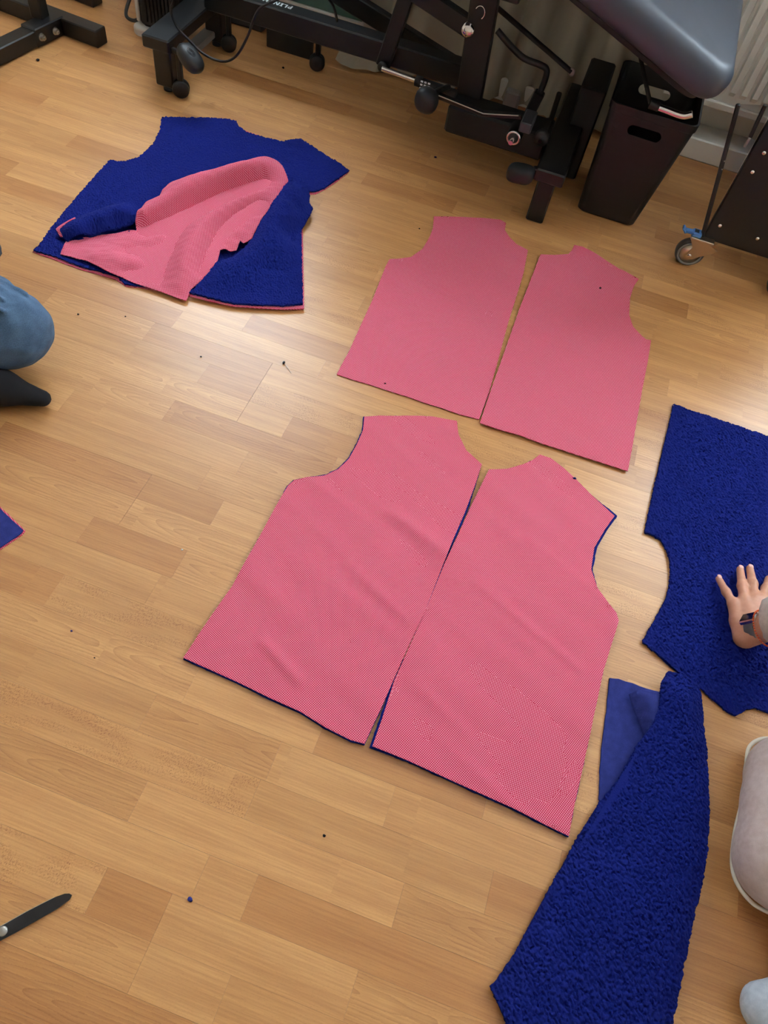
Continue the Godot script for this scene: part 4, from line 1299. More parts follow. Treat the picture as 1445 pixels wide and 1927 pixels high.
	var w3 := PackedFloat32Array([-1.0911, -1.2779, 0.261, -1.034, -1.3323, 0.4868, -0.9931, -1.3623, -2.0033, -0.9593, -1.3832, 6.4041, -0.9705, -1.4009, 4.7761, -0.9804, -1.4436, -8.0395, -0.9803, -1.4739, 1.009, -0.9642, -1.5115, -4.2019, -0.97, -1.5407, 0.0739, -0.969, -1.5707, 0.0622, -0.9514, -1.6087, -0.078, -0.9293, -1.6327, -3.6715, -0.9187, -1.6599, 5.2268, -0.8963, -1.6633, -5.2078, -0.8697, -1.6941, -1.8902, -0.8383, -1.7306, -3.1889, -0.8183, -1.7632, -0.6211, -0.7954, -1.79, 0.6445, -0.7672, -1.7977, -0.0743, -0.737, -1.7845, -0.8319, -0.7102, -1.7542, 0.575, -0.7013, -1.7416, -1.1888, -0.7016, -1.6778, -3.157, -0.7033, -1.627, 2.0635, -0.7017, -1.5852, 1.2159, -0.6975, -1.5237, -2.6839, -0.6934, -1.4857, -0.9236, -0.7026, -1.4564, 4.0072, -0.7165, -1.4654, -16.89, -0.7075, -1.4253, 1.4729, -0.7206, -1.4189, -6.1091, -0.736, -1.418, 3.062, -0.7454, -1.4106, 2.6668, -0.736, -1.3777, 1.7128, -0.7343, -1.3414, 2.5428, -0.7381, -1.2981, 0.936, -0.7486, -1.2572, -3.1883, -0.7443, -1.2386, 0.1245, -0.742, -1.2193, 0.8154, -0.7722, -1.2188, -1.4096, -0.8038, -1.2209, -0.3196, -0.8402, -1.2205, 0.4894, -0.8761, -1.2192, 0.5542, -0.9087, -1.223, 1.3598, -0.9445, -1.2223, -0.2725, -0.9703, -1.225, -0.0487, -1.0064, -1.2329, -3.1203, -1.0438, -1.2318, 0.0393, -1.0772, -1.23, 0.2525, -0.9564, -1.421, 22.3736, -0.9493, -1.44, 5.3373, -0.9421, -1.4592, 4.0982, -0.9348, -1.4786, 2.3011, -0.9231, -1.4981, 3.5466, -0.9114, -1.5177, 2.7907, -0.8995, -1.5376, 2.4037, -0.8885, -1.5553, 2.4188, -0.8775, -1.5731, 3.0349, -0.8664, -1.5912, 3.6815, -0.8552, -1.6093, 5.6386, -0.8439, -1.6277, 4.5757, -0.8326, -1.6431, 5.8043, -0.8213, -1.6585, 6.2657, -0.81, -1.6741, 8.2814, -0.7985, -1.6898, 9.7061, -0.7806, -1.7103, 12.4984, -0.7624, -1.731, 7.3643, -0.9571, -1.3954, -14.2689, -0.9444, -1.4122, -14.4747, -0.9316, -1.4292, -7.5882, -0.9187, -1.4464, -3.4831, -0.9056, -1.4637, -1.5984, -0.8951, -1.4815, -2.7201, -0.8844, -1.4995, -2.6641, -0.8736, -1.5177, -2.988, -0.8628, -1.5361, -3.022, -0.8546, -1.5536, -3.517, -0.8464, -1.5714, -4.2477, -0.8381, -1.5893, -4.4152, -0.8298, -1.6074, -7.8711, -0.8171, -1.6288, -7.895, -0.8043, -1.6504, -9.4892, -0.7914, -1.6723, -13.6694, -0.7766, -1.693, -10.532, -0.7618, -1.7139, -14.0921, -0.719, -1.7022, 2.5209, -0.7294, -1.6816, 3.0672, -0.7397, -1.6613, 2.4763, -0.7498, -1.6412, 5.1045, -0.7607, -1.618, 6.9972, -0.7713, -1.5952, 5.6865, -0.7819, -1.5727, 6.0554, -0.7902, -1.5482, 6.2364, -0.7983, -1.524, 4.4262, -0.8064, -1.5002, 2.9176, -0.8075, -1.4758, 3.0438, -0.8085, -1.4517, 2.3811, -0.8096, -1.428, 2.3242, -0.8056, -1.4042, 2.6451, -0.8017, -1.3807, 2.5914, -0.7979, -1.3575, 2.5963, -0.7916, -1.3364, 2.4491, -0.7854, -1.3155, 2.7477, -0.7793, -1.2948, 3.076, -0.7731, -1.2717, 0.5408, -0.767, -1.2489, 2.8545, -0.8558, -1.4452, 0.5887, -0.8576, -1.4166, -1.8279, -0.8595, -1.3885, -2.6679, -0.853, -1.3573, -1.8529, -0.8466, -1.3267, -1.1596, -0.8358, -1.2942, -1.7034, -0.8253, -1.2623, -1.1343, -0.7319, -1.6157, -8.8607, -0.7433, -1.591, -4.7103, -0.7545, -1.5667, -5.832, -0.7656, -1.5427, -6.7747, -0.7684, -1.5181, -3.6875, -0.7712, -1.4937, -3.3435, -0.7739, -1.4697, -4.0845, -0.7721, -1.4422, -3.0837, -0.7703, -1.4151, -3.9409, -0.7686, -1.3884, -3.2758, -0.7652, -1.3641, -2.9546, -0.7618, -1.3402, -2.7478, -0.7584, -1.3165, -5.5777, -0.7215, -1.5627, 3.9651, -0.7234, -1.5305, 3.2234, -0.7252, -1.4989, 2.9303, -0.7245, -1.4728, 12.0207, -0.7238, -1.447, 5.844, -1.0564, -1.2634, -0.2113, -1.041, -1.2732, -0.0553, -1.0256, -1.283, -0.6746, -1.0101, -1.2928, -0.1859, -0.9943, -1.3022, -0.4192, -0.9785, -1.3115, -0.183, -0.9626, -1.3209, 1.6136, -0.9516, -1.3326, 1.1991, -0.9406, -1.3443, 0.3725, -0.9295, -1.3561, 0.2285, -0.9183, -1.368, 2.3193, -0.9083, -1.3845, 1.1851, -0.8981, -1.4011, 5.2678, -1.0015, -1.2485, 4.2545, -0.9832, -1.2531, -0.5018, -0.965, -1.2578, -0.165, -0.9467, -1.2624, 2.2337, -0.9273, -1.2659, 0.343, -0.9079, -1.2694, 6.076, -0.9176, -1.2395, -2.3759, -0.905, -1.2499, -2.3413, -0.8922, -1.2604, -3.073, -0.8794, -1.2709, 1.1044, -0.9081, -1.3238, -0.6237, -0.9259, -1.3159, -0.7919, -0.9436, -1.3081, -3.9854])
	var w2 := PackedFloat32Array([-0.7024, -1.7445, -0.6304, -0.6799, -1.7566, 0.635, -0.6441, -1.7544, 0.1335, -0.6302, -1.7204, -0.941, -0.6231, -1.6979, -2.9691, -0.6065, -1.6843, 1.5616, -0.6032, -1.6543, 0.8139, -0.6029, -1.6207, -0.7676, -0.6027, -1.5958, -0.8232, -0.5752, -1.5287, 1.446, -0.5396, -1.445, 0.1217, -0.4904, -1.3308, 0.1571, -0.5265, -1.3057, -0.2101, -0.5876, -1.2779, 0.1979, -0.6389, -1.257, 0.1161, -0.6962, -1.2495, -0.5487, -0.7452, -1.2436, 0.06, -0.7402, -1.271, 0.4562, -0.7347, -1.3166, -0.8317, -0.7302, -1.3658, 1.3241, -0.7203, -1.3782, -1.0089, -0.7048, -1.3989, -1.1144, -0.6941, -1.4378, -0.8814, -0.6897, -1.4847, -2.001, -0.6945, -1.5246, -0.9151, -0.6969, -1.5895, -2.7001, -0.6993, -1.6723, -1.7522, -0.6632, -1.6904, 3.6394, -0.6589, -1.6238, 4.6879, -0.6553, -1.5691, 4.597, -0.6528, -1.511, 3.6239, -0.6541, -1.4558, 1.8585, -0.6623, -1.4036, 2.5336, -0.6754, -1.3503, 1.2994, -0.6923, -1.3066, 0.5585, -0.6443, -1.6945, 1.2637, -0.6387, -1.6488, -4.0093, -0.6151, -1.5456, -5.6187, -0.6117, -1.4024, -2.8267, -0.5532, -1.3395, 0.5351, -0.6339, -1.3125, -1.0707])
	var w4 := PackedFloat32Array([-1.1252, -1.2944, 3.8882, -1.118, -1.3152, -2.3642, -1.1054, -1.3479, -1.493, -1.07, -1.3994, -1.7924, -1.0358, -1.4433, -1.3215, -0.99, -1.4796, 1.7994, -0.9828, -1.478, -0.4854, -0.9821, -1.4492, -2.6951, -0.9722, -1.4064, 5.4889, -0.9788, -1.3961, -10.5978, -1.0047, -1.3613, -5.7066, -1.0428, -1.316, -7.2658, -1.0851, -1.2741, -2.3288, -1.1097, -1.2832, -6.1349, -1.0653, -1.3089, 7.1022, -1.0283, -1.3548, 7.4784, -0.9956, -1.3989, 10.1275, -1.0935, -1.2881, 6.301])
	var fine := noise(209, 1.0)
	obj("turned_lining", cloth(pts2([-1.0911, -1.2779, -1.034, -1.3323, -0.9931, -1.3623, -0.9593, -1.3832, -0.9705, -1.4009, -0.9804, -1.4436, -0.9803, -1.4739, -0.9642, -1.5115, -0.97, -1.5407, -0.969, -1.5707, -0.9514, -1.6087, -0.9293, -1.6327, -0.9187, -1.6599, -0.8963, -1.6633, -0.8697, -1.6941, -0.8383, -1.7306, -0.8183, -1.7632, -0.7954, -1.79, -0.7672, -1.7977, -0.737, -1.7845, -0.7102, -1.7542, -0.7013, -1.7416, -0.7016, -1.6778, -0.7033, -1.627, -0.7017, -1.5852, -0.6975, -1.5237, -0.6934, -1.4857, -0.7026, -1.4564, -0.7165, -1.4654, -0.7075, -1.4253, -0.7206, -1.4189, -0.736, -1.418, -0.7454, -1.4106, -0.736, -1.3777, -0.7343, -1.3414, -0.7381, -1.2981, -0.7486, -1.2572, -0.7443, -1.2386, -0.742, -1.2193, -0.7722, -1.2188, -0.8038, -1.2209, -0.8402, -1.2205, -0.8761, -1.2192, -0.9087, -1.223, -0.9445, -1.2223, -0.9703, -1.225, -1.0064, -1.2329, -1.0438, -1.2318, -1.0772, -1.23]), func(x: float, z: float) -> float: return maxf(0.0098, drape(w3, [0.1328, 0.0704, 0.0516], x, z) + 0.0012 * fine.get_noise_2d(x * 28.0 + z * 20.0, z * 40.0)), 0.0018, 0.004, -0.35), M.gingham, t)
	obj("lining_edge", cloth(pts2([-0.612, -1.6023, -0.6044, -1.6065, -0.5731, -1.535, -0.5373, -1.4504, -0.4835, -1.323, -0.5285, -1.2961, -0.5852, -1.2725, -0.6368, -1.2523, -0.6934, -1.2434, -0.7418, -1.2377, -0.7455, -1.2621, -0.6049, -1.3165, -0.5292, -1.356]), func(_x: float, _z: float) -> float: return 0.0088, 0.001, 0.012, -0.1), M.gingham, t)
	obj("teddy_side", cloth(pts2([-0.7024, -1.7445, -0.6799, -1.7566, -0.6441, -1.7544, -0.6302, -1.7204, -0.6231, -1.6979, -0.6065, -1.6843, -0.6032, -1.6543, -0.6029, -1.6207, -0.6027, -1.5958, -0.5752, -1.5287, -0.5396, -1.445, -0.4904, -1.3308, -0.5265, -1.3057, -0.5876, -1.2779, -0.6389, -1.257, -0.6962, -1.2495, -0.7452, -1.2436, -0.7402, -1.271, -0.7347, -1.3166, -0.7302, -1.3658, -0.7203, -1.3782, -0.7048, -1.3989, -0.6941, -1.4378, -0.6897, -1.4847, -0.6945, -1.5246, -0.6969, -1.5895, -0.6993, -1.6723]), func(x: float, z: float) -> float: return maxf(0.0125, drape(w2, [0.0066, 0.0282, -0.0021], x, z)) + 0.0036 * pile(x, z), 0.0045, 0.0020, 0.0, 0.0012, 7), M.pile, t)
	obj("teddy_roll", cloth(pts2([-1.1252, -1.2944, -1.118, -1.3152, -1.1054, -1.3479, -1.07, -1.3994, -1.0358, -1.4433, -0.99, -1.4796, -0.9828, -1.478, -0.9821, -1.4492, -0.9722, -1.4064, -0.9788, -1.3961, -1.0047, -1.3613, -1.0428, -1.316, -1.0851, -1.2741, -1.1097, -1.2832]), func(x: float, z: float) -> float: return maxf(0.0125, drape(w4, [-0.6389, -0.1542, -0.3182], x, z)) + 0.0028 * pile(x, z), 0.0045, 0.0020, 0.0, 0.0008, 8), M.pile, t)
	obj("roll_edge", cloth(pts2([-1.1276, -1.2957, -1.1213, -1.3218, -1.1101, -1.3527, -1.1028, -1.3461, -1.1126, -1.3161, -1.1167, -1.2949, -1.0998, -1.2804, -1.1083, -1.2814]), func(x: float, z: float) -> float: return maxf(0.0125, drape(w4, [-0.6389, -0.1542, -0.3182], x, z)) + 0.0034, 0.003, 0.006, 0.4), M.gingham, t)
	# blue backs at the right
	o = obj("fabric_cutout", cloth(pts2([0.4297, -1.4202, 0.43, -1.397, 0.4256, -1.3174, 0.4201, -1.2356, 0.4163, -1.1638, 0.4131, -1.0906, 0.4104, -1.0186, 0.4259, -1.0182, 0.4457, -1.0126, 0.4591, -0.995, 0.4692, -0.9717, 0.4754, -0.9384, 0.4761, -0.908, 0.4722, -0.8764, 0.4645, -0.8481, 0.4517, -0.806, 0.4384, -0.7629, 0.4618, -0.751, 0.4911, -0.7361, 0.5127, -0.7259, 0.5371, -0.7207, 0.5531, -0.7123, 0.5795, -0.6973, 0.6105, -0.6826, 0.6239, -0.6798, 0.6334, -0.688, 0.646, -0.7018, 0.6623, -0.7099, 0.685, -0.7106, 0.8077, -0.7099, 0.824, -0.7018, 0.8366, -0.688, 0.8461, -0.6798, 0.8595, -0.6826, 0.8905, -0.6973, 0.9169, -0.7123, 0.9329, -0.7207, 0.9573, -0.7259, 0.9789, -0.7361, 1.0082, -0.751, 1.0316, -0.7629, 1.0183, -0.806, 1.0055, -0.8481, 0.9978, -0.8764, 0.9939, -0.908, 0.9946, -0.9384, 1.0008, -0.9717, 1.0109, -0.995, 1.0243, -1.0126, 1.0441, -1.0182, 1.0596, -1.0186, 1.0569, -1.0906, 1.0537, -1.1638, 1.0499, -1.2356, 1.0444, -1.3174, 1.04, -1.397, 1.0403, -1.4202]), func(x: float, z: float) -> float: return 0.0040 + 0.0038 * pile(x, z), 0.0040, 0.0020, 0.0, 0.0012, 9), M.pile)
	tag(o, "blue teddy vest back lying flat under the pressing hand", "fabric piece")
	t = thing("fabric_cutout", Vector3(0.42, 0, -0.4), "long blue teddy piece folded over, its smooth backing showing at the top", "fabric piece")
	var wf := PackedFloat32Array([0.4836, -0.7045, 0.1233, 0.5041, -0.7085, -1.197, 0.5388, -0.7127, 1.9219, 0.5447, -0.6994, -1.6465, 0.5588, -0.6426, -1.3933, 0.5695, -0.5903, -0.6517, 0.5824, -0.5061, -0.7429, 0.5858, -0.4404, -0.4995, 0.5825, -0.3762, -0.4365, 0.5727, -0.3134, -0.9718, 0.5655, -0.2547, -0.2107, 0.5596, -0.1995, -0.5408, 0.5555, -0.1672, 0.2999, 0.5525, -0.1343, -0.0368, 0.3581, -0.0597, -0.025, 0.3248, -0.0893, -0.0269, 0.3087, -0.1064, -0.1251, 0.2914, -0.1247, 0.2687, 0.3006, -0.1395, -0.085, 0.3163, -0.1768, -0.0606, 0.331, -0.2232, -0.1327, 0.348, -0.2782, -0.1289, 0.3644, -0.3263, -0.0401, 0.3792, -0.3726, 0.072, 0.4028, -0.434, 0.0499, 0.429, -0.4846, -0.4534, 0.4492, -0.5518, 0.1035, 0.47, -0.5953, -0.4632, 0.4746, -0.6344, -1.4043, 0.4728, -0.6586, -0.416, 0.4739, -0.6813, 0.1727, 0.5094, -0.6538, 3.6238, 0.5303, -0.5883, 1.5172, 0.5524, -0.4917, 1.2497, 0.5552, -0.3955, 1.2092, 0.5466, -0.3033, 1.2046, 0.527, -0.2143, 0.7348, 0.5021, -0.5428, -0.3388, 0.4631, -0.4604, 0.2316, 0.4451, -0.3571, -0.2269, 0.3938, -0.279, 0.283, 0.3797, -0.1904, 0.2468, 0.4661, -0.2201, -0.593, 0.4954, -0.4056, -0.4633, 0.45, -0.1368, -0.0019])
	var wr := PackedFloat32Array([0.427, -0.6444, 5.4785, 0.4365, -0.6527, -0.513, 0.4508, -0.6599, -4.0461, 0.4735, -0.6597, 0.8481, 0.4746, -0.6344, -4.4503, 0.4746, -0.6124, -7.638, 0.4693, -0.5933, 0.6968, 0.4633, -0.5814, 2.4783, 0.4546, -0.5986, -11.5613, 0.4456, -0.6107, -2.9634, 0.4351, -0.6306, -9.1453, 0.4546, -0.6329, 13.5183, 0.4612, -0.6073, 17.2974])
	obj("backing", cloth(pts2([0.3891, -0.6653, 0.4057, -0.6698, 0.4322, -0.672, 0.4593, -0.6703, 0.4836, -0.6738, 0.5021, -0.6269, 0.5003, -0.514, 0.475, -0.4355, 0.4211, -0.4257, 0.4053, -0.4436, 0.3995, -0.4903, 0.3958, -0.5289, 0.394, -0.5696, 0.3936, -0.6004]), func(_x: float, _z: float) -> float: return 0.004, 0.004, 0.012, 0.0, 0.0008, 10), M.felt, t)
	obj("turned_corner", cloth(pts2([0.427, -0.6444, 0.4365, -0.6527, 0.4508, -0.6599, 0.4735, -0.6597, 0.4746, -0.6344, 0.4746, -0.6124, 0.4693, -0.5933, 0.4633, -0.5814, 0.4546, -0.5986, 0.4456, -0.6107, 0.4351, -0.6306]), func(x: float, z: float) -> float: return maxf(0.008, drape(wr, [-0.3122, 0.4345, -0.1737], x, z)), 0.004, 0.005, 0.0, 0.0003, 11), M.felt, t)
	obj("teddy_side", cloth(pts2([0.4836, -0.7045, 0.5041, -0.7085, 0.5388, -0.7127, 0.5447, -0.6994, 0.5588, -0.6426, 0.5695, -0.5903, 0.5824, -0.5061, 0.5858, -0.4404, 0.5825, -0.3762, 0.5727, -0.3134, 0.5655, -0.2547, 0.5596, -0.1995, 0.5555, -0.1672, 0.5525, -0.1343, 0.3581, -0.0597, 0.3248, -0.0893, 0.3087, -0.1064, 0.2914, -0.1247, 0.3006, -0.1395, 0.3163, -0.1768, 0.331, -0.2232, 0.348, -0.2782, 0.3644, -0.3263, 0.3792, -0.3726, 0.4028, -0.434, 0.429, -0.4846, 0.4492, -0.5518, 0.47, -0.5953, 0.4746, -0.6344, 0.4728, -0.6586, 0.4739, -0.6813]), func(x: float, z: float) -> float: return maxf(0.009, drape(wf, [0.0239, -0.0733, -0.0037], x, z)) + 0.0042 * pile(x, z, 0.0074), 0.0045, 0.0018, 0.0, 0.0012, 12), M.pile, t)
	t = thing("fabric_cutout", Vector3(-0.8, 0, -0.5), "corner of a blue felt piece with a pink edge beside the crossed legs", "fabric piece")
	obj("lining", cloth(pts2([-0.9266, -0.6106, -0.7915, -0.5631, -0.7197, -0.5349, -0.7197, -0.5248, -0.7371, -0.4826, -0.7888, -0.3898, -0.9385, -0.3764, -1.0221, -0.5369]), func(_x: float, _z: float) -> float: return 0.0018, 0.0015, 0.012, 0.6, 0.0006, 13), M.gingham, t)
	obj("face", cloth(pts2([-0.9206, -0.6032, -0.7875, -0.5581, -0.7226, -0.5336, -0.7221, -0.5262, -0.7385, -0.4856, -0.7907, -0.3936, -0.9368, -0.3782, -1.0156, -0.5328]), func(_x: float, _z: float) -> float: return 0.0045, 0.0025, 0.012, 0.6, 0.0008, 14), M.felt, t)

# ---------------------------------------------------------------- people
func face_parts(head: Node3D, c: Vector3, fwd: Vector3, up: Vector3) -> void:
	var side := up.cross(fwd).normalized()
	for s in [-1.0, 1.0]:
		obj("eye", ellipsoid(c + fwd * 0.082 + side * (s * 0.031) + up * 0.012, side, up, fwd, 0.011, 0.008, 0.008), M.eye, head)
		obj("pupil", ellipsoid(c + fwd * 0.089 + side * (s * 0.031) + up * 0.012, side, up, fwd, 0.004, 0.004, 0.002), M.black, head)

func person_on_floor() -> void:
	var t := thing("person", Vector3(-1.45, 0, -0.9), "person in blue jeans and black socks sitting cross-legged on the floor", "person")
	var neck := Vector3(-1.40, 0.70, -0.90)
	var head := Vector3(-1.36, 0.84, -0.90)
	var bones := [
		[Vector3(-1.50, 0.16, -0.90), Vector3(-1.47, 0.56, -0.90), 0.12, 0.125], [Vector3(-1.46, 0.58, -1.05), Vector3(-1.46, 0.58, -0.75), 0.07, 0.07],
		[Vector3(-1.46, 0.6, -0.90), neck, 0.07, 0.05], [neck, head, 0.05, 0.06], [head + Vector3(0.0, -0.03, 0), head + Vector3(-0.01, 0.05, 0), 0.085, 0.092], [head + Vector3(0.06, -0.06, 0), head + Vector3(0.02, 0.0, 0), 0.045, 0.07], [head + Vector3(0.09, -0.005, 0), head + Vector3(0.085, 0.02, 0), 0.014, 0.010],
		[Vector3(-1.47, 0.14, -1.0), Vector3(-0.955, 0.105, -0.885), 0.075, 0.06], [Vector3(-0.955, 0.10, -0.885), Vector3(-1.25, 0.055, -0.66), 0.055, 0.04],
		[Vector3(-1.47, 0.14, -0.80), Vector3(-1.10, 0.12, -0.50), 0.075, 0.06], [Vector3(-1.10, 0.1, -0.50), Vector3(-1.12, 0.05, -0.76), 0.05, 0.035], [Vector3(-1.12, 0.045, -0.77), Vector3(-0.89, 0.03, -0.806), 0.024, 0.010],
		[Vector3(-1.46, 0.58, -1.07), Vector3(-1.36, 0.33, -1.13), 0.045, 0.038], [Vector3(-1.36, 0.33, -1.13), Vector3(-1.10, 0.235, -1.0), 0.036, 0.026], [Vector3(-1.16, 0.25, -1.03), Vector3(-1.09, 0.225, -0.985), 0.026, 0.02],
		[Vector3(-1.46, 0.58, -0.73), Vector3(-1.38, 0.32, -0.66), 0.045, 0.038], [Vector3(-1.38, 0.32, -0.66), Vector3(-1.18, 0.225, -0.72), 0.036, 0.026],
	]
	for k in 4:
		bones.append([Vector3(-1.18, 0.222, -0.735 + k * 0.018), Vector3(-1.10, 0.205, -0.74 + k * 0.022), 0.009, 0.008])
		bones.append([Vector3(-1.095, 0.225, -1.0 + k * 0.016), Vector3(-1.045 - 0.004 * k, 0.2, -1.01 + k * 0.02), 0.009, 0.008])
	bones.append([Vector3(-1.19, 0.225, -0.75), Vector3(-1.14, 0.215, -0.77), 0.01, 0.008])
	bones.append([Vector3(-1.11, 0.225, -0.965), Vector3(-1.08, 0.21, -0.935), 0.01, 0.008])
	obj("body", net(bones, 0.011, 0.03), M.skin, t)
	var wr := noise(71, 14.0, FastNoiseLite.TYPE_SIMPLEX_SMOOTH, 2)
	var knee := Vector3(-0.952, 0.108, -0.886)
	var jeans := [
		[Vector3(-1.50, 0.13, -0.90), Vector3(-1.49, 0.24, -0.90), 0.15, 0.14], [Vector3(-1.47, 0.15, -1.0), knee, 0.096, 0.080],
		[knee, Vector3(-1.24, 0.065, -0.70), 0.078, 0.055], [Vector3(-1.47, 0.15, -0.80), Vector3(-1.10, 0.13, -0.50), 0.1, 0.085], [Vector3(-1.10, 0.115, -0.50), Vector3(-1.15, 0.06, -0.70), 0.08, 0.05]]
	# pulled folds running from the knee up the thigh
	for k in 6:
		var zz := -0.938 + 0.024 * k
		var top := 0.108 + sqrt(maxf(0.0, 0.0064 - pow(zz + 0.886, 2.0)))
		jeans.append([Vector3(-0.925 - 0.014 * ((k * 2) % 3), top + 0.002, zz + 0.004), Vector3(-1.09, top + 0.012, zz - 0.016), 0.004, 0.016])
	obj("jeans", net(jeans, 0.005, 0.006, wr, 0.006), M.denim, t)
	obj("sock", net([[Vector3(-1.15, 0.052, -0.755), Vector3(-1.08, 0.05, -0.772), 0.042, 0.04], [Vector3(-1.08, 0.046, -0.772), Vector3(-0.93, 0.04, -0.792), 0.037, 0.034], [Vector3(-0.93, 0.038, -0.792), Vector3(-0.855, 0.022, -0.812), 0.034, 0.017]], 0.006, 0.02), M.sock_black, t)
	obj("sock", net([[Vector3(-1.24, 0.05, -0.67), Vector3(-1.30, 0.045, -0.60), 0.04, 0.035], [Vector3(-1.30, 0.04, -0.6), Vector3(-1.36, 0.03, -0.52), 0.034, 0.026]], 0.008, 0.02), M.sock_black, t)
	obj("jumper", net([[Vector3(-1.50, 0.24, -0.90), Vector3(-1.47, 0.56, -0.90), 0.145, 0.14], [Vector3(-1.46, 0.575, -1.06), Vector3(-1.46, 0.575, -0.74), 0.082, 0.082], [Vector3(-1.46, 0.58, -1.07), Vector3(-1.36, 0.33, -1.13), 0.06, 0.05], [Vector3(-1.36, 0.33, -1.13), Vector3(-1.12, 0.238, -1.005), 0.05, 0.038], [Vector3(-1.12, 0.238, -1.005), Vector3(-1.025, 0.215, -0.975), 0.036, 0.026], [Vector3(-1.46, 0.58, -0.73), Vector3(-1.38, 0.32, -0.66), 0.06, 0.05], [Vector3(-1.38, 0.32, -0.66), Vector3(-1.22, 0.235, -0.71), 0.05, 0.038]], 0.012, 0.03), M.jumper, t)
	var hr := obj("hair", net([[head + Vector3(-0.03, 0.05, -0.01), head + Vector3(-0.02, 0.045, 0.01), 0.095, 0.095], [head + Vector3(-0.06, 0.0, 0), head + Vector3(-0.08, -0.08, 0), 0.075, 0.05]], 0.01, 0.03, null, 0.0, [[head + Vector3(0.03, 0.03, 0), Vector3(0.9, -0.43, 0)]]), M.hair, t)
	face_parts(hr, head, Vector3(1, -0.1, 0).normalized(), Vector3(0.1, 1, 0).normalized())

